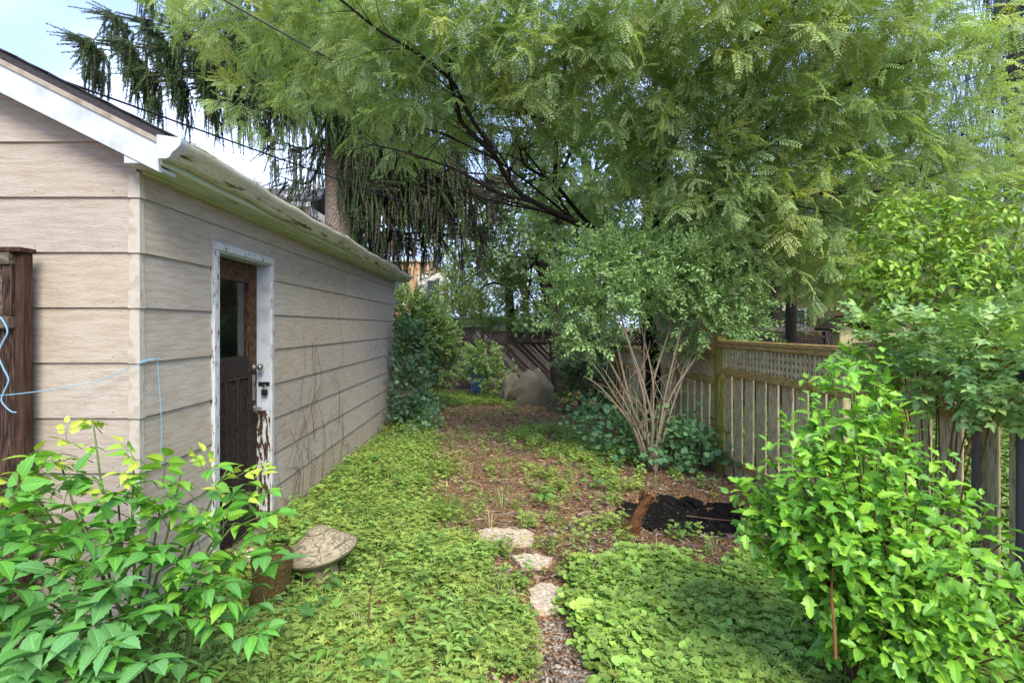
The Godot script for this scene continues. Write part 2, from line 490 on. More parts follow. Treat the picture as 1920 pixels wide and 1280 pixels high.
	M.cable_grey = mat(Color(0.40, 0.40, 0.41), 0.5)
	M.blue_bin = mat(Color(0.30, 0.43, 0.62), 0.5)
	M.litter = mat(Color.WHITE, 0.95, 0.2); M.litter.vertex_color_use_as_albedo = true
	M.many_leaves = green_many(0.75, 0.40)
	M.many_matt = green_many(0.35, 0.7)
	M.many_dark = green_many(0.7, 0.42)
	M.locust_leaf = green_many(1.0, 0.33)
	M.many_veined = green_many(0.75, 0.42, true)
	M.weed = green_many(0.7, 0.6)
	M.weed.metallic_specular = 0.35
	M.needle = green_many(0.1, 0.6)

# ---------------------------------------------------------------- ground
func height(x: float, d: float) -> float:
	var h := noise.get_noise_2d(x * 0.5, d * 0.5) * 0.05 + noise.get_noise_2d(x * 2.0 + 40.0, d * 2.0) * 0.02
	var e := Vector2((x - 1.68) / 0.62, (d - 4.72) / 0.52).length()
	h -= 0.13 * (1.0 - smoothstep(0.55, 1.15, e + noise.get_noise_2d(x * 3.0, d * 3.0) * 0.25))
	h -= 0.05 * smoothstep(6.0, 11.0, d)
	return h
func on(x: float, d: float, up := 0.0) -> Vector3:
	return Vector3(x, height(x, d) + up, -d)

func axis(a: Array, lo: float, hi: float, step: float, b: Array) -> Array:
	var o := a.duplicate()
	var x := lo
	while x < hi:
		o.append(x); x += step
	o.append_array(b)
	return o
func ground() -> void:
	var xs := axis([-300.0, -120.0, -50.0, -22.0, -11.0, -7.0], -4.6, 4.6, 0.08, [6.0, 9.0, 13.0, 25.0, 55.0, 120.0, 300.0])
	var ds := axis([-120.0, -40.0, -15.0, -6.0, -2.0], 0.0, 15.0, 0.1, [17.0, 20.0, 26.0, 40.0, 80.0, 160.0, 400.0])
	var mb := MB.new()
	var rows := []
	for d in ds:
		var row := []
		for x in xs:
			row.append(on(x, d))
		rows.append(row)
	mb.grid(rows, Vector3.UP)
	ground_of("ground", mb, M.earth)
	# the patch of bare black soil in the hollow by the fence
	mb = MB.new()
	rows = []
	for i in 15:
		var row := []
		for k in 49:
			var a := TAU * k / 48.0
			var r := float(i) / 14.0 * (0.92 + 0.20 * noise.get_noise_2d(cos(a) * 2.2 + 9.0, sin(a) * 2.2) + 0.10 * noise.get_noise_2d(cos(a) * 7.0, sin(a) * 7.0 + 3.0))
			var x := 1.68 + cos(a) * 0.66 * r
			var d := 4.72 + sin(a) * 0.52 * r
			row.append(on(x, d, 0.012))
		rows.append(row)
	mb.grid(rows, Vector3.UP)
	ground_of("soil_patch", mb, M.black_soil)

# ---------------------------------------------------------------- the garage
const SX := -1.845        # sheathing plane of the side wall
const FD := 2.735         # depth of the sheathing plane of the front wall
const BD := 9.43          # depth of the back wall
const LX := -5.55         # left wall
const RX := -3.70         # ridge
func hexa(lo: Array, hi: Array) -> ArrayMesh:      # four corners below, four above
	var c := Vector3.ZERO
	for p in lo + hi:
		c += p / 8.0
	var mb := MB.new()
	for f in [[lo[0], lo[1], lo[2], lo[3]], [hi[0], hi[1], hi[2], hi[3]], [lo[0], lo[1], hi[1], hi[0]], [lo[1], lo[2], hi[2], hi[1]], [lo[2], lo[3], hi[3], hi[2]], [lo[3], lo[0], hi[0], hi[3]]]:
		mb.face(f, (f[0] + f[1] + f[2] + f[3]) / 4.0 - c)
	return mb.mesh()
func boxm(lo: Vector3, hi: Vector3, ch := 0.0) -> ArrayMesh:
	var mb := MB.new()
	mb.box((lo + hi) * 0.5, (hi - lo).abs(), Basis(), ch)
	return mb.mesh()
func rake(x: float) -> float:                      # top of the roof's sloping edge
	return 2.60 + 0.5 * (absf(-1.656 - RX) - absf(x - RX))
func garage() -> void:
	var g := thing("garage", "beige lap-sided garage with white eaves and a peeling side door", "garage", Vector3(-3.7, 0, -6.0))
	# walls: sheathing with thickness, so that the inside is dark
	var w := part(g, "side_wall", boxm(Vector3(SX - 0.1, -0.3, -3.45), Vector3(SX, 2.655, -FD - 0.1)), M.inside)
	part(w, "wall_core", boxm(Vector3(SX - 0.1, -0.3, -BD + 0.1), Vector3(SX, 2.655, -4.302)), M.inside)
	part(w, "wall_core", boxm(Vector3(SX - 0.1, 2.162, -4.302), Vector3(SX, 2.655, -3.45)), M.inside)
	part(g, "side_wall", boxm(Vector3(LX, -0.3, -BD + 0.1), Vector3(LX + 0.1, 2.655, -FD - 0.1)), M.inside)
	var gab := func(d0: float, d1: float) -> ArrayMesh:
		var mb := MB.new()
		var a := []
		var b := []
		for q in [[LX, -0.3], [SX, -0.3], [SX, 2.655], [RX, 2.655 + 0.5 * (SX - RX)], [LX, 2.655]]:
			a.append(Vector3(q[0], q[1], -d0)); b.append(Vector3(q[0], q[1], -d1))
		mb.face(a, Vector3.BACK); mb.face(b, Vector3.FORWARD)
		for k in 5:
			mb.face([a[k], a[(k + 1) % 5], b[(k + 1) % 5], b[k]], (a[k] + a[(k + 1) % 5]) * 0.5 - Vector3(RX, 1.2, -d0))
		return mb.mesh()
	var fw := part(g, "front_wall", gab.call(FD, FD + 0.1), M.inside)
	part(g, "back_wall", gab.call(BD - 0.1, BD), M.siding[1])
	part(g, "floor", boxm(Vector3(LX + 0.1, -0.25, -BD + 0.1), Vector3(SX - 0.1, 0.02, -FD - 0.1)), M.inside)
	# lapped boards
	var e := 0.282
	for k in 12:
		var y0 := 0.056 + e * k
		var y1 := y0 + e + 0.012
		var m: Material = M.siding[(k * 3 + 1) % 5]
		var x0 := SX
		var x1 := SX
		var l0 := LX
		var l1 := LX
		if y1 > 2.60:
			x0 = minf(SX, SX - (y0 - 2.60) / 0.5); x1 = SX - (y1 - 2.60) / 0.5
			l0 = maxf(LX, LX + (y0 - 2.60) / 0.5); l1 = LX + (y1 - 2.60) / 0.5
		if x1 > l1 + 0.1:
			part(fw, "siding_board", hexa([Vector3(l0, y0, -FD), Vector3(x0, y0, -FD), Vector3(x0, y0, -FD + 0.016), Vector3(l0, y0, -FD + 0.016)], [Vector3(l1, y1, -FD), Vector3(x1, y1, -FD), Vector3(x1, y1, -FD + 0.003), Vector3(l1, y1, -FD + 0.003)]), m)
		if y0 > 2.40:
			continue
		var ys := minf(y1, 2.449)
		var cuts: Array = [[FD, 5.24 + 0.02 * (k % 2), BD], [FD, 7.82, BD], [FD, 5.24, 8.1, BD], [FD, 6.4, BD]][k % 4]
		for c in cuts.size() - 1:
			var segs := [[cuts[c] + 0.0025, cuts[c + 1] - 0.0025]]
			if cuts[c] < 3.4:                        # cut out the door
				var ed: float = cuts[c + 1] - 0.0015
				if y0 < 2.2:
					segs = [[cuts[c], 3.408], [4.318, ed]]
					if y1 > 2.2:
						part(w, "siding_board", hexa([Vector3(SX, 2.202, -3.409), Vector3(SX, 2.202, -4.317), Vector3(SX + 0.008, 2.202, -4.317), Vector3(SX + 0.008, 2.202, -3.409)], [Vector3(SX, ys, -3.409), Vector3(SX, ys, -4.317), Vector3(SX + 0.003, ys, -4.317), Vector3(SX + 0.003, ys, -3.409)]), M.siding[3])
			for s in segs:
				part(w, "siding_board", hexa([Vector3(SX, y0, -s[0]), Vector3(SX, y0, -s[1]), Vector3(SX + 0.016, y0, -s[1]), Vector3(SX + 0.016, y0, -s[0])], [Vector3(SX, ys, -s[0]), Vector3(SX, ys, -s[1]), Vector3(SX + 0.003, ys, -s[1]), Vector3(SX + 0.003, ys, -s[0])]), M.siding[(k * 2 + c * 3 + (1 if s[0] > 4 else 0)) % 5])
		# folded metal corner piece over each course
		var mb := MB.new()
		var a := 0.0185
		var z := -FD
		var yb := y0 - 0.004
		var yt := minf(y0 + e - 0.006, 2.44)
		var wd := 0.040
		var lo := [Vector3(SX - wd - 0.004, yb, z + a), Vector3(SX + a, yb, z + a), Vector3(SX + a, yb, z - wd * 0.62)]
		var hi := [Vector3(SX - wd + 0.002, yt, z + 0.010), Vector3(SX + 0.010, yt, z + 0.010), Vector3(SX + 0.010, yt, z - wd * 0.55)]
		mb.face([lo[0], lo[1], hi[1], hi[0]], Vector3.BACK); mb.face([lo[1], lo[2], hi[2], hi[1]], Vector3.RIGHT)
		mb.face([lo[0], lo[1], Vector3(SX, yb, z)], Vector3.DOWN); mb.face([lo[1], lo[2], Vector3(SX, yb, z)], Vector3.DOWN)
		mb.face([lo[0], hi[0], Vector3(SX - wd, yt, z), Vector3(SX - wd - 0.004, yb, z)], Vector3.LEFT)
		mb.face([lo[2], hi[2], Vector3(SX, yt, z - wd * 0.55), Vector3(SX, yb, z - wd * 0.62)], Vector3.FORWARD)
		part(fw, "corner_piece", mb.mesh(), M.trim)
	# nail heads along the laps
	var nm := MB.new()
	nm.lathe([Vector2(0.0045, 0.0), Vector2(0.004, 0.0015), Vector2(0.0, 0.002)], 8)
	var nx := []
	var nc := []
	for k in 9:
		for j in 17:
			var d := 2.86 + j * 0.41 + R(-0.02, 0.02)
			if d > 3.35 and d < 4.4:
				continue
			nx.append(Transform3D(Basis(Vector3.BACK, -PI / 2), Vector3(SX + 0.0143, 0.056 + e * k + 0.03 + R(-0.004, 0.004), -d)))
			nc.append(Color(0.22, 0.17, 0.13) if R() < 0.4 else Color(0.36, 0.32, 0.27))
		for j in 3:
			nx.append(Transform3D(Basis(Vector3.RIGHT, PI / 2), Vector3(SX - 0.12 - j * 0.4, 0.056 + e * k + 0.03, -FD + 0.0143)))
			nc.append(Color(0.25, 0.2, 0.16))
	many(w, "nail_heads", nm.mesh(), M.pebble, nx, nc)
	part(w, "top_filler", boxm(Vector3(SX, 2.30, -BD), Vector3(SX + 0.004, 2.449, -FD - 0.03)), M.siding[2])
	part(g, "foundation", boxm(Vector3(SX - 0.05, -0.4, -BD - 0.01), Vector3(SX + 0.006, 0.053, -4.36), 0.004), M.slab)
	# roof
	for s in [1.0, -1.0]:
		var rf: MeshInstance3D
		var run := 2.10
		var pt := func(t: float, d: float, up: float) -> Vector3:
			var x: float = RX + s * run * t
			return Vector3(x, rake(RX) - 0.5 * run * t + up, -d)
		rf = part(g, "roof", hexa([pt.call(0, 2.585, -0.03), pt.call(1, 2.585, -0.03), pt.call(1, 9.56, -0.03), pt.call(0, 9.56, -0.03)], [pt.call(0, 2.585, 0.012), pt.call(1, 2.585, 0.012), pt.call(1, 9.56, 0.012), pt.call(0, 9.56, 0.012)]), M.shingle)
		for k in 14:
			var t1 := 1.012 - k / 14.0
			var t0 := maxf(t1 - 0.1, 0.0)
			part(rf, "shingle_row", hexa([pt.call(t0, 2.575, 0.013), pt.call(t1, 2.575, 0.013), pt.call(t1, 9.57, 0.013), pt.call(t0, 9.57, 0.013)], [pt.call(t0, 2.575, 0.015), pt.call(t1, 2.575, 0.022), pt.call(t1, 9.57, 0.022), pt.call(t0, 9.57, 0.015)]), M.shingle)
		# rake board, its drip edge and sloping soffit
		var xe := -1.656 if s > 0 else RX - (-1.656 - RX)
		for dd in [[2.600, 2.622], [9.50, 9.52]]:
			part(g, "rake_board", hexa([Vector3(RX, rake(RX) - 0.195, -dd[0]), Vector3(xe, rake(xe) - 0.195, -dd[0]), Vector3(xe, rake(xe) - 0.195, -dd[1]), Vector3(RX, rake(RX) - 0.195, -dd[1])], [Vector3(RX, rake(RX) - 0.032, -dd[0]), Vector3(xe, rake(xe) - 0.032, -dd[0]), Vector3(xe, rake(xe) - 0.032, -dd[1]), Vector3(RX, rake(RX) - 0.032, -dd[1])]), M.white)
		part(g, "drip_edge", hexa([Vector3(RX, rake(RX) - 0.058, -2.592), Vector3(xe, rake(xe) - 0.058, -2.592), Vector3(xe, rake(xe) - 0.058, -2.599), Vector3(RX, rake(RX) - 0.058, -2.599)], [Vector3(RX, rake(RX) - 0.031, -2.586), Vector3(xe, rake(xe) - 0.031, -2.586), Vector3(xe, rake(xe) - 0.031, -2.599), Vector3(RX, rake(RX) - 0.031, -2.599)]), M.trim)
		part(g, "rake_soffit", hexa([Vector3(RX, rake(RX) - 0.188, -2.622), Vector3(xe, rake(xe) - 0.188, -2.622), Vector3(xe, rake(xe) - 0.188, -FD), Vector3(RX, rake(RX) - 0.188, -FD)], [Vector3(RX, rake(RX) - 0.17, -2.622), Vector3(xe, rake(xe) - 0.17, -2.622), Vector3(xe, rake(xe) - 0.17, -FD), Vector3(RX, rake(RX) - 0.17, -FD)]), M.white)
	# eave: return, soffit, fascia
	part(g, "eave_return", boxm(Vector3(-1.832, 2.447, -FD), Vector3(-1.664, 2.53, -2.606), 0.003), M.white)
	var sof := part(g, "soffit", boxm(Vector3(SX, 2.452, -9.51), Vector3(-1.664, 2.462, -2.737)), M.soffit)
	part(sof, "edge_trim", boxm(Vector3(SX + 0.001, 2.438, -9.5), Vector3(SX + 0.028, 2.4515, -2.75), 0.002), M.soffit)
	part(g, "fascia", boxm(Vector3(-1.663, 2.44, -9.52), Vector3(-1.645, 2.575, -2.61), 0.003), M.soffit)
	# gutter
	var prof := [Vector2(-1.643, 2.572), Vector2(-1.643, 2.470), Vector2(-1.636, 2.463), Vector2(-1.598, 2.463), Vector2(-1.584, 2.470), Vector2(-1.572, 2.492), Vector2(-1.553, 2.506), Vector2(-1.536, 2.524), Vector2(-1.531, 2.540), Vector2(-1.531, 2.556), Vector2(-1.540, 2.562), Vector2(-1.548, 2.556)]
	var gm := MB.new()
	var rows := []
	for i in 40:
		var d := 2.62 + (9.58 - 2.62) * i / 39.0
		var sag := 0.010 * sin(i * 0.5) + 0.006 * sin(i * 1.7) - 0.012 * i / 39.0
		var row := []
		for q in prof:
			row.append(Vector3(q.x + 0.006 * sin(i * 0.9) * (q.x + 1.643) / 0.1, q.y + sag, -d))
		rows.append(row)
	gm.grid(rows, Vector3.DOWN)
	var gut := part(g, "gutter", gm.mesh(), M.gutter)
	gm = MB.new()
	for dd in [2.568, 9.585]:
		var pp := []
		for q in prof.slice(0, 10):
			pp.append(Vector3((q.x + 1.59) * 1.06 - 1.59, (q.y - 2.515) * 1.06 + 2.515, -dd))
		var cpt := Vector3(-1.60, 2.535, -dd)
		for k in pp.size() - 1:
			gm.face([cpt, pp[k], pp[k + 1]], Vector3.BACK if dd < 3 else Vector3.FORWARD)
		gm.face([cpt, pp[-1], pp[0]], Vector3.BACK if dd < 3 else Vector3.FORWARD)
		var r2 := []
		for t in [0.0, 0.06]:
			var row := []
			for q in pp:
				row.append(q + Vector3(0, 0, -t if dd < 3 else t))
			r2.append(row)
		gm.grid(r2, Vector3.DOWN)
		part(gut, "end_cap", gm.mesh(), M.white)
		gm = MB.new()
	# dead needles heaped in the gutter
	var nd := MB.new()
	nd.face([Vector3(-0.05, 0, 0.002), Vector3(0.05, 0.003, 0), Vector3(-0.05, 0, -0.002)], Vector3.UP)
	nd.face([Vector3(-0.03, 0.01, 0.0), Vector3(0.02, -0.02, 0.002), Vector3(0.024, -0.02, -0.002)], Vector3.UP)
	var xf := []
	var co := []
	for k in 420:
		var d: float = [R(2.62, 2.75), R(3.3, 4.3), R(4.6, 5.2), R(2.7, 9.5), R(8.6, 9.6)][k % 5]
		var up := absf(rng.randfn(0, 0.018))
		xf.append(Transform3D(frame(Vector3(R(-0.6, 1), R(-1.0, 0.5), R(-1, 1)), rdir()).scaled(Vector3.ONE * R(0.4, 1.0)), Vector3(R(-1.64, -1.528), 2.556 + up, -d)))
		co.append(Color(R(0.05, 0.16), R(0.03, 0.085), R(0.015, 0.04)))
	many(gut, "dead_needles", nd.mesh(), M.litter, xf, co)
	door(g)

func door(g: Node3D) -> void:
	var f := part(g, "door_frame", boxm(Vector3(-1.985, 0.02, -3.482), Vector3(-1.827, 2.135, -3.452)), M.peeling)        # jambs, head, casing, sill
	part(f, "jamb", boxm(Vector3(-1.985, 0.98, -4.300), Vector3(-1.827, 2.135, -4.268)), M.white)
	part(f, "jamb", boxm(Vector3(-1.985, 0.02, -4.300), Vector3(-1.827, 0.979, -4.268)), M.peeled)
	part(f, "head", boxm(Vector3(-1.985, 2.136, -4.300), Vector3(-1.827, 2.160, -3.452)), M.white)
	part(f, "casing", boxm(Vector3(SX, 0.02, -3.476), Vector3(-1.814, 2.145, -3.411), 0.004), M.peeling)
	part(f, "casing", boxm(Vector3(SX, 0.02, -4.318), Vector3(-1.814, 2.145, -4.272), 0.004), M.peeling)
	part(f, "casing", boxm(Vector3(SX, 2.146, -4.318), Vector3(-1.812, 2.20, -3.411), 0.004), M.peeling)
	part(f, "sill", boxm(Vector3(-2.0, -0.05, -4.33), Vector3(-1.78, 0.045, -3.40), 0.006), M.grey_wood)
	part(f, "stop", boxm(Vector3(-1.985, 0.05, -4.2675), Vector3(-1.972, 2.13, -4.24)), M.white)
	var d := part(g, "door", boxm(Vector3(-1.970, 0.05, -3.60), Vector3(-1.930, 2.125, -3.487), 0.003), M.door_wood)       # first stile, then the rest
	part(d, "stile", boxm(Vector3(-1.970, 1.30, -4.262), Vector3(-1.930, 2.125, -4.135), 0.003), M.door_brown)
	part(d, "stile", boxm(Vector3(-1.970, 0.05, -4.262), Vector3(-1.930, 1.299, -4.135), 0.003), M.door_wood)
	part(d, "top_rail", boxm(Vector3(-1.968, 1.985, -4.134), Vector3(-1.931, 2.125, -3.601), 0.003), M.door_brown)
	part(d, "lock_rail", boxm(Vector3(-1.968, 1.275, -4.134), Vector3(-1.931, 1.425, -3.601), 0.003), M.door_wood)
	part(d, "bottom_rail", boxm(Vector3(-1.968, 0.06, -4.134), Vector3(-1.931, 0.30, -3.601), 0.003), M.door_wood)
	part(d, "pane", boxm(Vector3(-1.954, 1.426, -4.134), Vector3(-1.950, 1.984, -3.601)), M.glass)
	for k in 5:                                       # tongue-and-groove boards of the lower panel
		var z := 3.602 + k * 0.1064
		part(d, "panel_board", boxm(Vector3(-1.962, 0.301, -z - 0.1035), Vector3(-1.947 + 0.002 * (k % 2), 1.274, -z - 0.001), 0.004), M.door_wood)
	for z in [3.78, 3.955]:
		part(d, "mullion", boxm(Vector3(-1.966, 0.301, -z - 0.03), Vector3(-1.932, 1.274, -z), 0.004), M.door_wood)
	part(d, "bead", boxm(Vector3(-1.946, 1.255, -4.13), Vector3(-1.9335, 1.2735, -3.61), 0.003), M.door_brown)
	var mb := MB.new()
	mb.lathe([Vector2(0, 0), Vector2(0.026, 0.0), Vector2(0.026, 0.006), Vector2(0.010, 0.010), Vector2(0.010, 0.032), Vector2(0.024, 0.042), Vector2(0.029, 0.056), Vector2(0.024, 0.070), Vector2(0.0, 0.075)], 16, Transform3D(Basis(Vector3.BACK, -PI / 2), Vector3(-1.930, 1.33, -4.2)))
	part(d, "knob", mb.mesh(), M.knob)
	mb = MB.new()
	mb.box(Vector3(-1.9265, 1.17, -4.2), Vector3(0.006, 0.20, 0.045), Basis(), 0.002)
	part(d, "lock_plate", mb.mesh(), M.knob)
	mb = MB.new()
	mb.tube([Vector3(-1.93, 1.005, -4.215), Vector3(-1.885, 1.005, -4.215), Vector3(-1.875, 1.005, -4.205), Vector3(-1.875, 1.0, -4.10)], [0.010, 0.010, 0.011, 0.009], 8)
	mb.lathe([Vector2(0, 0), Vector2(0.026, 0.0), Vector2(0.024, 0.008), Vector2(0.0, 0.010)], 14, Transform3D(Basis(Vector3.BACK, -PI / 2), Vector3(-1.930, 1.005, -4.215)))
	part(d, "lever", mb.mesh(), M.knob)
	mb = MB.new()
	mb.box(Vector3(-1.875, 1.19, -4.2655), Vector3(0.09, 0.035, 0.004), Basis(), 0.001)
	mb.tube(spline([Vector3(-1.865, 1.185, -4.262), Vector3(-1.865, 1.185, -4.235), Vector3(-1.865, 1.165, -4.23)], 4), taper(9, 0.004, 0.004), 6)
	part(f, "hasp", mb.mesh(), M.black_metal)
	var lock := thing("padlock", "small black padlock hanging from the hasp on the door frame", "padlock", Vector3(-1.858, 1.12, -4.235))
	part(lock, "body", boxm(Vector3(-1.880, 1.105, -4.252), Vector3(-1.836, 1.15, -4.222), 0.005), M.black_metal)
	mb = MB.new()
	mb.tube(spline([Vector3(-1.872, 1.148, -4.237), Vector3(-1.872, 1.172, -4.237), Vector3(-1.858, 1.184, -4.237), Vector3(-1.844, 1.172, -4.237), Vector3(-1.844, 1.148, -4.237)], 4), taper(17, 0.0035, 0.0035), 6)
	part(lock, "shackle", mb.mesh(), M.knob)

# ---------------------------------------------------------------- fences
const FA := Vector3(0.0599, 0, 0.9982)       # along the side fence, towards the camera
func fx(d: float) -> float:
	return 2.51 - 0.06 * (d - 6.04)
func side_fence() -> void:
	var g := thing("wooden_fence", "weathered cedar picket fence with lattice top along the right side", "fence", Vector3(fx(6), 0, -6))
	var nb := Basis(Vector3(0.9982, 0, -0.0599), Vector3.UP, FA)          # x across the fence, z along it
	var posts := [10.9, 8.47, 6.03, 3.55, 1.1]
	var tops := [1.30, 1.37, 1.50, 1.50]
	for k in posts.size():
		var mb := MB.new()
		var top: float = [1.33, 1.36, 1.535, 1.53, 1.5][k]
		mb.box(Vector3(fx(posts[k]), top * 0.5 - 0.15, -posts[k]), Vector3(0.095, top + 0.3, 0.095), nb, 0.006)
		part(g, "post", mb.mesh(), M.mossy)
	var pick := []
	for k in 4:
		var mb := MB.new()
		mb.box(Vector3(0, 0, 0), Vector3(0.02, 1.0, 0.150 + 0.004 * k), Basis(), 0.004)
		pick.append(mb.mesh())
	var sm := MB.new()
	sm.box(Vector3.ZERO, Vector3(0.008, 1.0, 0.034), Basis(), 0.002)
	var slat := sm.mesh()
	for s in 4:
		var d0: float = posts[s] - 0.055
		var d1: float = posts[s + 1] + 0.055
		var mid := (d0 + d1) * 0.5
		var ln := d0 - d1
		var top: float = tops[s]
		var low := top - 0.36
		var c := Vector3(fx(mid), 0, -mid)
		for r in [[top - 0.02, 0.11, 0.04, 0.0], [top - 0.062, 0.035, 0.04, -0.03], [low + 0.02, 0.06, 0.075, -0.035], [0.18, 0.05, 0.08, 0.03]]:
			var mb := MB.new()
			mb.box(c + nb * Vector3(r[3], r[0], 0), Vector3(r[1], r[2], ln), nb, 0.005)
			part(g, "rail", mb.mesh(), M.rail)
		var n := int(ln / 0.2)
		for k in n:
			var d := d0 - (k + 0.5) * ln / n
			var h := low + R(-0.015, 0.01)
			var y0 := R(0.0, 0.05) - 0.06
			part(g, "picket", pick[k % 4], M.cedar[(k * 7 + s) % 4], Transform3D(nb * Basis(Vector3.RIGHT, R(-0.012, 0.012)) * Basis.from_scale(Vector3(1, h - y0, 1)), Vector3(fx(d), (h + y0) * 0.5, -d) + nb * Vector3(0.016 + R(0, 0.006), 0, 0)))
		# lattice: upright slats before level ones (the second panel from the house has them crosswise)
		if s == 1 or s == 0:
			for dir in [-1.0, 1.0]:
				var k := -4
				while k * 0.075 < ln:
					var a := d0 - k * 0.075
					var run := 0.30
					var lo := Vector3(fx(a), low + 0.05, -a)
					var b := a - run
					if a <= d0 and b >= d1:
						var pa := lo if dir > 0 else Vector3(fx(b), low + 0.05, -b)
						var pb := Vector3(fx(b), top - 0.06, -b) if dir > 0 else Vector3(fx(a), top - 0.06, -a)
						var t := (pb - pa)
						part(g, "lattice_slat", slat, M.cedar[absi(k) % 4], Transform3D(Basis(nb.x, t.normalized(), nb.x.cross(t.normalized())) * Basis.from_scale(Vector3(1, t.length(), 1)), (pa + pb) * 0.5 + nb * Vector3(0.005 * dir, 0, 0)))
					k += 1
		else:
			var m := int(ln / 0.062)
			for k in m:
				var d := d0 - (k + 0.5) * ln / m
				part(g, "lattice_slat", slat, M.cedar[(k * 3 + 1) % 4], Transform3D(nb * Basis.from_scale(Vector3(1, 0.29, 1)), Vector3(fx(d), (low + top) * 0.5, -d) + nb * Vector3(-0.005, 0, 0)))
			for k in 4:
				part(g, "lattice_slat", slat, M.cedar[k], Transform3D(nb * Basis(Vector3.RIGHT, PI / 2) * Basis.from_scale(Vector3(1, ln, 1)), c + Vector3(0, low + 0.085 + k * 0.065, 0) + nb * Vector3(0.005, 0, 0)))
	for d in [2.96, 2.72]:
		var mb := MB.new()
		mb.tube([Vector3(fx(d) - 0.04, -0.2, -d), Vector3(fx(d) - 0.04, 1.46, -d)], [0.020, 0.020], 14)
		single("steel_post", mb, M.steel, "grey steel post before the cedar boards, %s from the right edge of the picture" % ("second" if d > 2.9 else "first"), "post", "steel posts by the side fence")

func back_fence() -> void:
	var g := thing("back_fence", "dark fence of diagonal boards with a lattice top behind the boulder", "fence", Vector3(-0.4, 0, -14))
	var xs := [-5.3, -2.85, -0.41, 2.0, 4.4]
	var tops := [1.66, 1.64, 1.54, 1.52]
	for k in xs.size():
		part(g, "post", boxm(Vector3(xs[k] - 0.05, -0.3, -14.06), Vector3(xs[k] + 0.05, 1.64 if k < 3 else 1.56, -13.96), 0.006), M.dark_wood)
	for s in 4:
		var x0: float = xs[s] + 0.05
		var x1: float = xs[s + 1] - 0.05
		var top: float = tops[s]
		var low := top - 0.30
		for y in [[top - 0.05, top], [low - 0.06, low], [0.02, 0.10]]:
			part(g, "rail", boxm(Vector3(x0, y[0], -14.03), Vector3(x1, y[1], -13.985), 0.004), M.dark_wood)
		var lat := MB.new()
		for dir in [-1.0, 1.0]:
			var k := 0
			while x0 + k * 0.085 + 0.25 < x1:
				var a := x0 + k * 0.085
				var pa := Vector3(a if dir > 0 else a + 0.25, low, -14.005 + 0.008 * dir)
				var pb := Vector3(a + 0.25 if dir > 0 else a, top - 0.05, -14.005 + 0.008 * dir)
				var t := (pb - pa).normalized()
				lat.box((pa + pb) * 0.5, Vector3(0.036, (pb - pa).length(), 0.006), Basis(t.cross(Vector3.BACK), t, Vector3.BACK))
				k += 1
		var lp := part(g, "lattice", lat.mesh(), M.dark_wood)
		lp.set_meta("kind", "stuff")
		var hgt := low - 0.06 - 0.10
		var k := 0
		while true:
			var a := x0 - hgt + k * 0.152
			k += 1
			if a > x1:
				break
			# board leaning: its top end at a, its bottom end at a + hgt, cut at the panel's sides
			var w := 0.138
			var pts := Geometry2D.intersect_polygons(PackedVector2Array([Vector2(a, low - 0.06), Vector2(a + w, low - 0.06), Vector2(a + w + hgt, 0.10), Vector2(a + hgt, 0.10)]), PackedVector2Array([Vector2(x0, 0.10), Vector2(x1, 0.10), Vector2(x1, low - 0.06), Vector2(x0, low - 0.06)]))
			if pts.is_empty():
				continue
			var mb := MB.new()
			var fr := []
			var bk := []
			var mid := Vector2.ZERO
			for q in pts[0]:
				fr.append(Vector3(q.x, q.y, -14.0)); bk.append(Vector3(q.x, q.y, -14.018)); mid += q / pts[0].size()
			mb.face(fr, Vector3.BACK); mb.face(bk, Vector3.FORWARD)
			for i in fr.size():
				var j := (i + 1) % fr.size()
				mb.face([fr[i], fr[j], bk[j], bk[i]], (fr[i] + fr[j]) * 0.5 - Vector3(mid.x, mid.y, -14.0))
			part(g, "board", mb.mesh(), M.dark_wood if k % 3 else M.grey_wood)

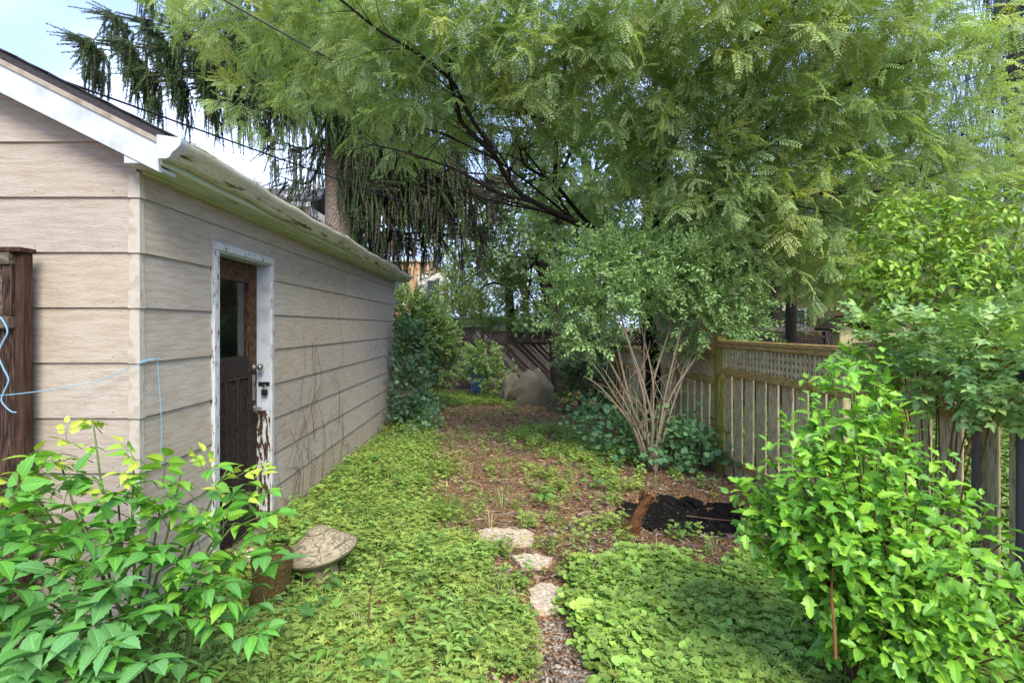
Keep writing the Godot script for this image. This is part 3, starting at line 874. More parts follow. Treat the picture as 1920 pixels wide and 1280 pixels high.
# ---------------------------------------------------------------- what stands beyond the fences
func pane_window(parent: Node3D, c: Vector3, w: float, h: float, nrm := Vector3.BACK) -> void:
	var b := Basis(Vector3.UP.cross(nrm), Vector3.UP, nrm)
	var mb := MB.new()
	mb.box(c + nrm * 0.01, Vector3(w, h, 0.03), b)
	var o := part(parent, "window", mb.mesh(), M.far_glass)
	mb = MB.new()
	for q in [[0, h / 2, w + 0.16, 0.08], [0, -h / 2, w + 0.16, 0.08], [-w / 2, 0, 0.08, h - 0.08], [w / 2, 0, 0.08, h - 0.08], [0, 0, w - 0.08, 0.05]]:
		mb.box(c + b * Vector3(q[0], q[1], 0.03), Vector3(q[2], q[3], 0.06), b, 0.005)
	part(o, "frame", mb.mesh(), M.white)
func gable_roof(parent: Node3D, x0: float, x1: float, d0: float, d1: float, eave: float, ridge: float, m: Material, along_x := true) -> MeshInstance3D:
	var mb := MB.new()
	var dm := (d0 + d1) * 0.5
	for s in [[d0, dm], [d1, dm]]:
		var lo := [Vector3(x0, eave, -s[0]), Vector3(x1, eave, -s[0]), Vector3(x1, ridge, -s[1]), Vector3(x0, ridge, -s[1])]
		var up := Vector3(0, 0.12, 0)
		mb.face(lo, Vector3.DOWN); mb.face([lo[0] + up, lo[1] + up, lo[2] + up, lo[3] + up], Vector3.UP)
		mb.face([lo[0], lo[1], lo[1] + up, lo[0] + up], Vector3(0, 0, dm - s[0])); mb.face([lo[1], lo[2], lo[2] + up, lo[1] + up], Vector3.RIGHT); mb.face([lo[3], lo[0], lo[0] + up, lo[3] + up], Vector3.LEFT)
	var o := part(parent, "roof", mb.mesh(), m)
	# courses of shingles on the near slope
	for k in 16:
		var t0 := k / 16.0
		var t1 := t0 + 0.075
		var a := Vector3(x0 - 0.02, lerpf(eave, ridge, t0) + 0.121, -lerpf(d0, dm, t0) + 0.01)
		var b := Vector3(x0 - 0.02, lerpf(eave, ridge, t1) + 0.121, -lerpf(d0, dm, t1) + 0.01)
		var e := Vector3(x1 - x0 + 0.04, 0, 0)
		part(o, "shingle_row", hexa([a, a + e, b + e, b], [a + Vector3(0, 0.025, 0), a + e + Vector3(0, 0.025, 0), b + e + Vector3(0, 0.006, 0), b + Vector3(0, 0.006, 0)]), m)
	return o
func neighbours() -> void:
	var brick := worn(Color(0.84, 0.70, 0.58), ntex(0.2, [[0.0, Color(0.7, 0.65, 0.6)], [1.0, Color.WHITE]], 71, 256), Vector3(2, 2, 2))
	var pale := worn(Color(0.86, 0.84, 0.80), ntex(0.2, [[0.0, Color(0.85, 0.85, 0.85)], [1.0, Color.WHITE]], 72, 256), Vector3(1, 1, 1))
	var tawny := worn(Color(0.56, 0.47, 0.36), ntex(0.2, [[0.0, Color(0.6, 0.5, 0.5)], [1.0, Color.WHITE]], 73, 256), Vector3(2, 2, 2))
	var grey_roof := worn(Color(0.42, 0.42, 0.43), ntex(0.2, [[0.0, Color(0.7, 0.7, 0.7)], [1.0, Color.WHITE]], 74, 256), Vector3(2, 2, 2))
	# grey-roofed house behind the garage
	var h := thing("house", "house with grey shingle roof and white gable trim showing above the garage roof", "house", Vector3(-10.5, 0, -26))
	part(h, "wall", boxm(Vector3(-13.6, -0.3, -29.5), Vector3(-8.0, 6.75, -22.5)), pale)
	gable_roof(h, -13.9, -7.75, 22.0, 30.0, 6.75, 8.25, grey_roof)
	part(h, "fascia", boxm(Vector3(-13.9, 6.6, -22.02), Vector3(-7.75, 6.78, -21.97)), M.white)
	var mb := MB.new()
	mb.tube([Vector3(-9.15, 7.6, -24), Vector3(-9.15, 9.55, -24)], [0.10, 0.10], 12)
	mb.lathe([Vector2(0.0, 0.22), Vector2(0.26, 0.1), Vector2(0.27, 0.05), Vector2(0.10, 0.0)], 14, Transform3D(Basis(), Vector3(-9.15, 9.5, -24)))
	part(h, "vent_pipe", mb.mesh(), M.steel)
	# white cross gable at its right end
	mb = MB.new()
	mb.box(Vector3(-7.85, 7.2, -21.6), Vector3(0.16, 0.22, 1.9), Basis(Vector3.RIGHT, 0.0) * Basis(Vector3.UP, -0.9) * Basis(Vector3.RIGHT, 0.45), 0.01)
	part(h, "gable_board", mb.mesh(), M.white)
	pane_window(h, Vector3(-9.4, 5.2, -22.49), 1.1, 1.4)
	pane_window(h, Vector3(-11.6, 5.2, -22.49), 1.1, 1.4)
	# pale house far behind the corner of the garage
	h = thing("house", "far pale house with peach brick and grey windows beside the garage's far corner", "house", Vector3(-4.8, 0, -33))
	part(h, "wall", boxm(Vector3(-8.6, -0.3, -38), Vector3(-3.9, 5.4, -31.0)), brick)
	part(h, "bay", boxm(Vector3(-4.6, 2.2, -31.0), Vector3(-3.0, 4.7, -30.4)), pale)
	part(h, "roof", boxm(Vector3(-8.75, 5.4, -38.15), Vector3(-3.75, 5.55, -30.85), 0.02), pale)
	pane_window(h, Vector3(-3.7, 3.7, -30.39), 0.75, 1.2)
	pane_window(h, Vector3(-6.0, 3.6, -30.99), 1.0, 1.4)
	pane_window(h, Vector3(-7.4, 3.6, -30.99), 1.0, 1.4)
	part(h, "porch", boxm(Vector3(-5.4, 2.0, -30.2), Vector3(-2.3, 2.2, -28.8)), tawny)
	part(h, "porch_wall", boxm(Vector3(-4.9, -0.3, -30.1), Vector3(-2.6, 1.999, -29.0)), brick)
	for x in [-5.3, -3.85, -2.4]:
		part(h, "porch_post", boxm(Vector3(x - 0.06, -0.3, -28.98), Vector3(x + 0.06, 1.999, -28.82)), pale)
	# flat garage roof with ivy, further along
	h = thing("shed", "low shed with pale roof edge behind the back fence, overgrown with ivy", "shed", Vector3(-0.6, 0, -19))
	part(h, "wall", boxm(Vector3(-1.9, -0.3, -21.5), Vector3(1.2, 1.9, -18.5)), pale)
	part(h, "roof", boxm(Vector3(-2.1, 1.9, -21.7), Vector3(1.4, 2.0, -18.3), 0.01), M.grey_wood)
	part(h, "roof_edge", boxm(Vector3(-2.12, 1.93, -18.299), Vector3(1.42, 1.985, -18.26), 0.005), M.white)
	# brick house beyond the right fence
	h = thing("house", "tawny brick house glimpsed under the branches beyond the right fence", "house", Vector3(12, 0, -23))
	part(h, "wall", boxm(Vector3(7.5, -0.3, -27), Vector3(19.0, 5.6, -20)), tawny)
	gable_roof(h, 7.0, 19.5, 19.5, 27.5, 5.6, 8.2, grey_roof)
	pane_window(h, Vector3(11.0, 1.7, -19.99), 1.0, 1.2)
	pane_window(h, Vector3(14.5, 1.7, -19.99), 1.0, 1.2)
	# second fence, pole and capped post next door
	var n := thing("neighbour_fence", "dark neighbouring fence with a pale top board beyond the right fence", "fence", Vector3(5.5, 0, -9.6))
	part(n, "top_board", boxm(Vector3(4.4, 1.56, -9.64), Vector3(5.85, 1.64, -9.54), 0.005), M.grey_wood)
	part(n, "top_board", boxm(Vector3(5.99, 1.53, -9.64), Vector3(7.4, 1.62, -9.54), 0.005), M.grey_wood)
	for k in 22:
		part(n, "board", boxm(Vector3(4.42 + k * 0.135, -0.2, -9.61), Vector3(4.42 + k * 0.135 + 0.118, 1.42, -9.59), 0.003), M.dark_wood)
	part(n, "rail", boxm(Vector3(4.4, 1.43, -9.63), Vector3(7.4, 1.49, -9.57), 0.004), M.dark_wood)
	for x in [4.4, 5.92, 7.4]:
		part(n, "post", boxm(Vector3(x - 0.05, -0.2, -9.66), Vector3(x + 0.05, 1.60, -9.56), 0.006), M.dark_wood)
	mb = MB.new()
	mb.tube([Vector3(4.78, -0.2, -8.7), Vector3(4.78, 2.5, -8.7)], [0.09, 0.08], 12)
	single("wooden_pole", mb, M.dark_wood, "dark brown round pole rising behind the right fence", "pole")
	n = thing("capped_post", "wooden post with a sloping dark cap roof behind the right fence", "post", Vector3(4.0, 0, -6.2))
	part(n, "post", boxm(Vector3(3.93, -0.2, -6.27), Vector3(4.07, 1.62, -6.13), 0.006), M.cedar[0])
	part(n, "arm", boxm(Vector3(4.071, 1.46, -6.25), Vector3(4.9, 1.57, -6.15), 0.006), M.cedar[1])
	mb = MB.new()
	for s in [-1.0, 1.0]:
		mb.box(Vector3(4.06 + s * 0.12, 1.69, -6.2), Vector3(0.32, 0.03, 0.42), Basis(Vector3.BACK, -s * 0.5), 0.004)
	part(n, "cap", mb.mesh(), M.dark_wood)

# ---------------------------------------------------------------- foliage pieces
const OVATE := [[0.0, 0.02], [0.12, 0.30], [0.3, 0.5], [0.5, 0.46], [0.72, 0.28], [0.88, 0.11], [1.0, 0.0]]
const TOOTHED := [[0.0, 0.02], [0.10, 0.30], [0.2, 0.46], [0.3, 0.47], [0.36, 0.54], [0.46, 0.44], [0.54, 0.50], [0.64, 0.33], [0.70, 0.36], [0.82, 0.17], [1.0, 0.0]]
const LOBED := [[0.0, 0.03], [0.12, 0.22], [0.25, 0.36], [0.36, 0.36], [0.46, 0.58], [0.50, 0.40], [0.56, 0.24], [0.64, 0.30], [0.72, 0.22], [0.80, 0.27], [0.90, 0.17], [0.97, 0.07], [1.0, 0.0]]
const MAPLE := [[180, 0.12], [215, 0.30], [235, 0.52], [255, 0.40], [272, 0.72], [290, 0.55], [306, 0.90], [318, 0.62], [330, 0.70], [345, 0.80], [360, 1.05], [375, 0.80], [390, 0.70], [402, 0.62], [414, 0.90], [430, 0.55], [448, 0.72], [465, 0.40], [485, 0.52], [505, 0.30], [540, 0.12]]
const ROUND := [[200, 0.45], [225, 0.85], [255, 0.95], [275, 0.90], [295, 1.0], [320, 0.93], [340, 1.0], [360, 0.94], [380, 1.0], [400, 0.93], [425, 1.0], [445, 0.90], [465, 0.95], [495, 0.85], [520, 0.45]]
const LACY := [[180, 0.10], [232, 0.60], [246, 0.30], [262, 0.78], [278, 0.82], [290, 0.30], [305, 0.85], [318, 0.95], [330, 0.34], [348, 0.98], [360, 1.08], [372, 0.98], [390, 0.34], [402, 0.95], [415, 0.85], [430, 0.30], [442, 0.82], [458, 0.78], [474, 0.30], [488, 0.60], [540, 0.10]]
func strip_mesh(length: float, width: float, prof: Array, fold: float, curl: float, petiole := 0.0) -> ArrayMesh:
	var mb := MB.new()
	if petiole > 0.0:
		mb.tube([Vector3(-petiole, 0, 0.0), Vector3(0.0, 0, 0)], [0.0012, 0.001], 3, false)
	mb.leaf(Transform3D(), length, width, prof, fold, curl)
	return mb.mesh()
func star_mesh(ring: Array, scale: float, cup: float, wob := 1.0, petiole := 0.0) -> ArrayMesh:
	var mb := MB.new()
	if petiole > 0.0:
		mb.tube([Vector3(-petiole, 0, -petiole * 0.3), Vector3.ZERO], [0.0014, 0.001], 3, false)
	mb.star(Transform3D(), ring, scale, cup, wob)
	return mb.mesh()
func pinnate(mb: MB, xf: Transform3D, length: float, pairs: int, lw: float, ll: float, droop := 0.5) -> void:   # one feathery leaf
	var pts := []
	for k in 5:
		var t := k / 4.0
		pts.append(xf * Vector3(t * length, 0, -droop * t * t * length * 0.5))
	mb.tube(pts, taper(5, 0.0016, 0.0006), 3, false)
	for k in pairs:
		var t := (k + 1.0) / (pairs + 0.4)
		var p := Vector3(t * length, 0, -droop * t * t * length * 0.5)
		var sz := ll * (0.72 + 0.5 * sin(PI * minf(t * 0.85 + 0.12, 1.0)))
		for s in [-1.0, 1.0]:
			var a: float = s * (1.12 - 0.25 * t) + R(-0.12, 0.12)
			var dir := Vector3(cos(a), sin(a), R(-0.35, 0.1) - 0.3 * t)
			var b := frame(xf.basis * dir, xf.basis * Vector3(R(-0.25, 0.25), R(-0.3, 0.3), 1))
			mb.leaf_small(Transform3D(b, xf * p), sz, lw, 0.3, 0.05)
func spray_locust(seed_: int, n: int) -> ArrayMesh:      # a twig with n feathery leaves
	rng.seed = seed_
	var mb := MB.new()
	var ln := 0.24
	var pts := []
	for k in 6:
		var t := k / 5.0
		pts.append(Vector3(t * ln, 0.02 * sin(k * 2.0 + seed_), -0.10 * t * t * ln))
	mb.tube(pts, taper(6, 0.004, 0.0012), 4, false)
	for k in n:
		var t := (k + 0.7) / n
		var p: Vector3 = pts[0].lerp(pts[5], t)
		var side := 1.0 if k % 2 else -1.0
		var a := side * R(0.35, 1.3) * (1.0 - 0.5 * t)
		var d := Vector3(cos(a), sin(a), R(-0.8, 0.6))
		pinnate(mb, Transform3D(frame(d, Vector3(R(-0.4, 0.4), R(-0.4, 0.4), 1)), p), R(0.14, 0.20), 8, 0.0072, 0.036, R(0.1, 1.1))
	return mb.mesh()
func spray_leaves(seed_: int, n: int, length: float, width: float, ln: float, spread := 0.9) -> ArrayMesh:  # a twig with n small leaves
	rng.seed = seed_
	var mb := MB.new()
	mb.tube([Vector3.ZERO, Vector3(ln * 0.5, 0.01, 0.01), Vector3(ln, 0, -0.02)], [0.003, 0.002, 0.001], 4, false)
	for k in n:
		var t := (k + 0.6) / n
		var a := k * 2.4 + R(-0.4, 0.4)
		var d := Vector3(R(0.3, 0.9), cos(a) * spread, sin(a) * spread * 0.55 + 0.1)
		mb.leaf_small(Transform3D(frame(d, Vector3(R(-0.4, 0.4), R(-0.4, 0.4), 1)), Vector3(t * ln, 0, 0)), length * R(0.75, 1.2), width * R(0.8, 1.15), 0.3, 0.2)
	return mb.mesh()
func spray_maple(seed_: int, n: int, s: float, ln: float) -> ArrayMesh:
	rng.seed = seed_
	var mb := MB.new()
	mb.tube([Vector3.ZERO, Vector3(ln, 0, 0)], [0.004, 0.002], 4, false)
	for k in n:
		var a := k * 2.4 + R(-0.5, 0.5)
		var p := Vector3(ln * (k + 0.5) / n, 0, 0) + Vector3(0.05, cos(a) * R(0.05, 0.14), sin(a) * 0.06)
		mb.star(Transform3D(frame(Vector3(R(0.1, 0.9), cos(a), R(-0.6, 0.0)), Vector3(R(-0.3, 0.7), R(-0.5, 0.5), 1)), p), MAPLE, s * R(0.75, 1.2), R(-0.15, 0.25), 1.0)
	return mb.mesh()
func strand(seed_: int, ln: float, dens: int) -> ArrayMesh:   # hanging spruce twig along +x with bristling needles
	rng.seed = seed_
	var mb := MB.new()
	mb.tube([Vector3.ZERO, Vector3(ln * 0.5, 0.01, 0.015), Vector3(ln, -0.01, 0)], [0.005, 0.0035, 0.0015], 4, false)
	for k in dens:
		var t := R(0.02, 1.0)
		var a := R(0, TAU)
		var o := Vector3(0, cos(a), sin(a))
		var p := Vector3(t * ln, 0, 0)
		var d := (o * R(0.5, 1.0) + Vector3(R(0.5, 1.3), 0, 0)).normalized() * R(0.04, 0.075) * (1.0 - 0.35 * t)
		var w := o.cross(Vector3.RIGHT) * 0.0068
		mb.face([p - w, p + w, p + d], o.cross(w.normalized()) + Vector3(0, 0, 0.3))
	return mb.mesh()
func in_blob(c: Vector3, r: Vector3, shell := 0.35) -> Array:       # [point, outward]
	var d := rdir()
	var q := pow(R(shell, 1.0), 0.5)
	return [c + Vector3(d.x * r.x, d.y * r.y, d.z * r.z) * q, d]

# ---------------------------------------------------------------- trees
func limb(parent: Node3D, called: String, pts: Array, r0: float, r1: float, m: Material, sides := 8, per := 5) -> Array:
	var s := spline(pts, per)
	var mb := MB.new()
	mb.tube(s, taper(s.size(), r0, r1, 0.05), sides)
	part(parent, called, mb.mesh(), m)
	return s
func twigs(parent: Node3D, along: Array, count: int, ln: float, r: float, m: Material, up := 0.3) -> Array:   # thin side branches in one part; gives back their ends
	var mb := MB.new()
	var ends := []
	for k in count:
		var i := rng.randi_range(1, along.size() - 2)
		var p: Vector3 = along[i]
		var t: Vector3 = (along[i + 1] - along[i - 1]).normalized()
		var d := (t * 0.8 + rdir() * 0.9 + Vector3(0, up, 0)).normalized()
		var l := ln * R(0.5, 1.3)
		var q := p + d * l * 0.5 + rdir() * l * 0.08
		var e := p + d * l + rdir() * l * 0.2 + Vector3(0, -0.1 * l, 0)
		mb.tube(spline([p, q, e], 3), taper(7, r, r * 0.3), 5, false)
		ends.append([e, (e - q).normalized()])
	var o := part(parent, "twigs", mb.mesh(), m)
	o.set_meta("kind", "stuff")
	return ends

func spruce() -> void:
	var base := Vector3(-3.55, 0, -12)
	var t := thing("spruce_tree", "tall spruce with a thick grey trunk and drooping boughs behind the garage", "tree", base)
	var mb := MB.new()
	var tp := spline([base + Vector3(0, -0.3, 0), base + Vector3(0.02, 3, 0), base + Vector3(-0.05, 7, 0), base + Vector3(0.0, 15, 0)], 8)
	mb.tube(tp, taper(tp.size(), 0.48, 0.16, 0.02), 20)
	part(t, "trunk", mb.mesh(), M.spruce_bark)
	var meshes := [strand(101, 0.42, 120), strand(102, 0.6, 160), strand(103, 0.3, 95)]
	rng.seed = 55
	var xfs := [[], [], []]
	var cols := [[], [], []]
	var hang := func(p: Vector3, d: Vector3, dead: float) -> void:
		var k := rng.randi_range(0, 2)
		xfs[k].append(Transform3D(frame(d, rdir()).scaled(Vector3.ONE * R(0.8, 1.25)), p))
		var g := R(0.7, 1.25)
		cols[k].append(Color(0.12 * g, 0.105 * g, 0.085 * g) if R() < dead else Color(0.075 * g + R(0, 0.035), 0.125 * g + R(0, 0.05), 0.055 * g))
	# boughs: [start height, end point, droop, dead share, thickness]
	var ends := [
		[7.9, P(130, 75, 10.6), 0.15, 0.03, 1.7], [8.3, P(180, 20, 11.4), 0.2, 0.03, 1.3], [7.4, P(250, 130, 10.8), 0.25, 0.05, 1.4], [8.6, P(300, 30, 10.2), 0.2, 0.03, 1.3],
		[7.1, P(360, 120, 10.8), 0.3, 0.1, 1.0], [9.2, P(240, -60, 11.0), 0.2, 0.03, 0.9], [8.0, P(420, 60, 11.0), 0.2, 0.1, 1.0], [6.4, P(500, 250, 11.3), 0.45, 0.25, 0.6], [6.0, P(525, 330, 12.4), 0.6, 0.3, 0.35],
		[6.9, P(560, 150, 10.6), 0.4, 0.1, 0.6], [9.5, P(520, -60, 10.5), 0.3, 0.05, 0.8], [7.6, P(800, 200, 10.6), 0.3, 0.05, 1.0], [6.8, P(880, 260, 10.4), 0.3, 0.3, 1.0], [6.3, P(960, 330, 10.4), 0.3, 0.55, 1.0],
		[5.9, P(860, 350, 10.8), 0.35, 0.5, 0.9], [5.4, P(790, 330, 11.2), 0.3, 0.1, 0.9], [7.0, P(730, 250, 11.3), 0.3, 0.05, 1.2], [7.2, P(780, 220, 10.9), 0.3, 0.1, 1.3], [6.6, P(850, 280, 10.9), 0.3, 0.1, 1.4], [6.0, P(830, 340, 11.8), 0.3, 0.1, 1.2], [6.2, P(910, 350, 10.9), 0.3, 0.45, 1.2], [5.6, P(750, 380, 12.2), 0.3, 0.05, 0.9], [8.6, P(900, 90, 10.6), 0.3, 0.1, 0.8], [6.6, P(760, 300, 12.9), 0.3, 0.1, 0.6], [7.4, P(1000, 250, 11.6), 0.3, 0.3, 0.9],
		[9.4, P(760, -40, 11.0), 0.3, 0.05, 0.8], [8.8, P(640, 20, 9.8), 0.3, 0.08, 0.8], [5.0, P(930, 430, 11.6), 0.25, 0.6, 0.6], [4.6, P(760, 440, 12.6), 0.3, 0.1, 0.8], [4.4, P(840, 430, 12.4), 0.3, 0.1, 1.0]]
	for e in ends:
		var a := base + Vector3(0, e[0], 0)
		var b: Vector3 = e[1]
		var mid := a.lerp(b, 0.5) + Vector3(0, e[2] * -0.9 - 0.1, R(-0.2, 0.2))
		var s := limb(t, "bough", [a, a.lerp(b, 0.2) + Vector3(0, -0.05, 0), mid, b], 0.055, 0.012, M.dark_bark, 6, 4)
		var ln := a.distance_to(b)
		var cnt := int(ln * 85 * e[4])
		for k in cnt:
			var u := pow(R(0.16, 1.0), 0.75)
			var i := int(u * (s.size() - 1))
			var p: Vector3 = s[i]
			var dir: Vector3 = (b - a).normalized()
			var side := dir.cross(Vector3.UP).normalized() * R(-1, 1) * (0.15 + 0.6 * sin(PI * minf(u * 0.9, 1.0)))
			p += side + Vector3(0, -0.04 - 0.25 * absf(side.length()), 0) + rdir() * 0.06
			var dd := Vector3(R(-0.45, 0.45), -1, R(-0.45, 0.45)) + side * 0.5 + dir * 0.25
			if u > 0.6 and R() < 0.45:
				dd = dir + side * 0.7 + Vector3(0, R(-0.3, 0.35), 0) + rdir() * 0.3
			hang.call(p, dd, e[3])
			if R() < 0.6:
				hang.call(p + Vector3(R(-0.05, 0.05), -R(0.25, 0.6), R(-0.05, 0.05)), Vector3(R(-0.15, 0.15), -1, R(-0.15, 0.15)), e[3])
	for k in 3:
		many(t, "foliage", meshes[k], M.needle, xfs[k], cols[k])

func locust() -> void:
	var base := P(1215, 846, 7.3)
	var t := thing("locust_tree", "wide honey locust with feathery light green leaves and dark bent limbs", "tree", base)
	var L := []
	L.append(limb(t, "trunk", [P(1215, 860, 7.3), P(1222, 700, 7.3), P(1212, 590, 7.25), P(1200, 490, 7.2)], 0.13, 0.105, M.dark_bark, 12))
	L.append(limb(t, "limb", [P(1200, 490, 7.20), P(1110, 432, 6.45), P(1000, 378, 6.05), P(958, 345, 5.95), P(925, 285, 5.75), P(880, 215, 5.55), P(845, 150, 5.45), P(770, 92, 5.25), P(712, 58, 5.15), P(640, 0, 5.15)], 0.034, 0.011, M.dark_bark))
	L.append(limb(t, "limb", [P(1195, 500, 7.20), P(1100, 415, 6.65), P(1040, 345, 6.35), P(985, 310, 6.25), P(975, 270, 6.25)], 0.03, 0.012, M.dark_bark))
	L.append(limb(t, "limb", [P(1000, 378, 6.05), P(930, 360, 5.85), P(860, 320, 5.75), P(760, 285, 5.65), P(690, 270, 5.65)], 0.022, 0.006, M.dark_bark, 6))
	L.append(limb(t, "limb", [P(930, 290, 5.75), P(870, 235, 5.65), P(855, 190, 5.65), P(842, 140, 5.55), P(850, 70, 5.55)], 0.03, 0.01, M.dark_bark, 6))
	L.append(limb(t, "limb", [P(1040, 345, 6.35), P(1045, 235, 6.05), P(1055, 150, 5.85), P(1062, 95, 5.75), P(1040, 20, 5.65)], 0.028, 0.010, M.dark_bark, 6))
	L.append(limb(t, "limb", [P(1045, 235, 6.05), P(990, 215, 5.95), P(930, 200, 5.85)], 0.018, 0.007, M.dark_bark, 6))
	L.append(limb(t, "limb", [P(1205, 520, 7.20), P(1235, 400, 6.65), P(1240, 300, 6.45), P(1236, 245, 6.25), P(1255, 170, 6.05), P(1250, 60, 5.65), P(1230, -60, 5.25)], 0.05, 0.016, M.dark_bark))
	L.append(limb(t, "limb", [P(1240, 310, 6.45), P(1270, 255, 6.25), P(1285, 200, 6.05), P(1320, 120, 5.65), P(1395, 82, 5.35), P(1450, 35, 5.15), P(1530, -25, 4.95)], 0.04, 0.014, M.dark_bark, 6))
	L.append(limb(t, "limb", [P(1212, 560, 7.25), P(1300, 420, 6.55), P(1360, 320, 6.15), P(1405, 270, 5.95), P(1450, 235, 5.85), P(1485, 215, 5.75), P(1545, 188, 5.65), P(1620, 145, 5.55), P(1720, 110, 5.45)], 0.05, 0.012, M.dark_bark))
	L.append(limb(t, "limb", [P(1485, 215, 5.75), P(1510, 160, 5.65), P(1532, 120, 5.55), P(1540, 40, 5.45)], 0.025, 0.008, M.dark_bark, 6))
	L.append(limb(t, "limb", [P(1300, 420, 6.55), P(1440, 362, 6.25), P(1540, 362, 6.05), P(1650, 358, 5.95), P(1760, 330, 5.85)], 0.03, 0.008, M.dark_bark, 6))
	L.append(limb(t, "limb", [P(1212, 580, 7.25), P(1340, 500, 6.80), P(1420, 470, 6.60), P(1500, 440, 6.40)], 0.025, 0.008, M.dark_bark, 6))
	for q in [[P(1090, 425, 6.55), P(1000, 350, 6.15), P(930, 300, 5.95), P(860, 265, 5.85), P(800, 240, 5.75)], [P(1060, 410, 6.35), P(985, 385, 5.95), P(945, 372, 5.85), P(910, 330, 5.75), P(880, 270, 5.65)], [P(1120, 440, 6.90), P(1030, 400, 6.25), P(960, 385, 6.05), P(900, 370, 5.95), P(840, 350, 5.85)], [P(958, 345, 5.95), P(950, 310, 5.95), P(925, 275, 5.85), P(905, 260, 5.85)], [P(1080, 420, 6.45), P(1020, 330, 6.45), P(975, 270, 6.55), P(940, 215, 6.65), P(925, 150, 6.65)], [P(1240, 330, 6.45), P(1225, 290, 6.35), P(1215, 250, 6.25), P(1195, 200, 6.15)], [P(1330, 380, 6.15), P(1420, 400, 5.85), P(1480, 385, 5.75), P(1560, 400, 5.65)], [P(1300, 470, 6.40), P(1370, 480, 6.20), P(1400, 470, 6.10), P(1420, 440, 6.00)]]:
		L.append(limb(t, "limb", q, 0.016, 0.005, M.dark_bark, 6))
	for k in L.size():
		if k > 0:
			twigs(t, L[k], 22 if k < 4 else 13, 0.55, 0.006, M.dark_bark, 0.1)
	# crown: clumps of sprays [px, py, depth, radius, sprays]
	var blobs := [
		[330, -60, 7.2, 0.7, 110], [440, 20, 7.0, 0.75, 170], [540, -40, 6.6, 0.8, 200], [580, 90, 6.8, 0.7, 170], [690, -20, 6.0, 0.85, 230], [700, 110, 6.3, 0.75, 190], [830, -30, 5.5, 0.85, 240], [850, 110, 5.8, 0.75, 220],
		[980, 10, 5.3, 0.85, 260], [1000, 130, 5.7, 0.7, 220], [1120, 0, 5.3, 0.85, 260], [1130, 150, 5.8, 0.8, 250], [1260, -10, 5.2, 0.85, 260], [1290, 130, 5.7, 0.85, 270], [1400, -10, 5.2, 0.85, 260], [1430, 140, 5.8, 0.9, 280],
		[1540, 0, 5.2, 0.85, 260], [1580, 130, 5.7, 0.9, 280], [1680, 10, 5.6, 0.7, 190], [1700, 150, 6.0, 0.7, 200], [1790, 230, 6.3, 0.55, 110], [1850, 30, 5.2, 0.35, 40],
		[500, 200, 7.2, 0.45, 60], [760, 210, 6.3, 0.55, 110], [930, 230, 6.6, 0.45, 70], [1130, 300, 6.6, 0.75, 220], [1060, 380, 7.3, 0.5, 90],
		[1290, 260, 6.2, 0.7, 210], [1330, 330, 6.0, 0.6, 200], [1480, 290, 6.2, 0.8, 240], [1620, 260, 6.2, 0.7, 210], [1400, 380, 6.2, 0.75, 240], [1560, 380, 6.3, 0.8, 240], [1720, 350, 6.6, 0.7, 190], [1860, 370, 6.8, 0.6, 130],
		[1230, 420, 6.6, 0.6, 150], [1480, 460, 6.4, 0.6, 170], [1590, 470, 6.6, 0.55, 130], [1340, 460, 6.4, 0.5, 120], [1700, 450, 7.2, 0.6, 120],
		[900, -160, 5.4, 0.9, 110], [1200, -170, 5.4, 0.9, 110], [1500, -170, 5.4, 0.9, 110], [1780, -140, 5.6, 0.7, 40], [1980, 250, 6.6, 0.9, 160]]
	var meshes := [spray_locust(201, 6), spray_locust(202, 3), spray_locust(203, 9)]
	rng.seed = 77
	var xfs := [[], [], []]
	var cols := [[], [], []]
	for b in blobs:
		var c := P(b[0], b[1], b[2])
		for k in int(b[4] * 0.64):
			var q := in_blob(c, Vector3(b[3], b[3] * 0.8, b[3]))
			var p: Vector3 = q[0]
			var d: Vector3 = q[1] * 0.7 + Vector3(0, -0.12, 0) + rdir() * 0.55
			d.y *= 0.75
			var m: int = k % 3
			xfs[m].append(Transform3D(frame(d, Vector3(R(-0.8, 0.8), 1, R(-0.4, 1.0))).scaled(Vector3.ONE * R(0.65, 1.4)), p))
			var y := smoothstep(0.15, 0.5, noise.get_noise_3dv(p * 1.3))            # yellow new growth in places
			var g := R(0.75, 1.25)
			cols[m].append(Color(lerpf(0.39, 0.56, y) * g, lerpf(0.53, 0.63, y) * g, lerpf(0.25, 0.24, y) * g))
	for k in 3:
		many(t, "crown", meshes[k], M.locust_leaf, xfs[k], cols[k])

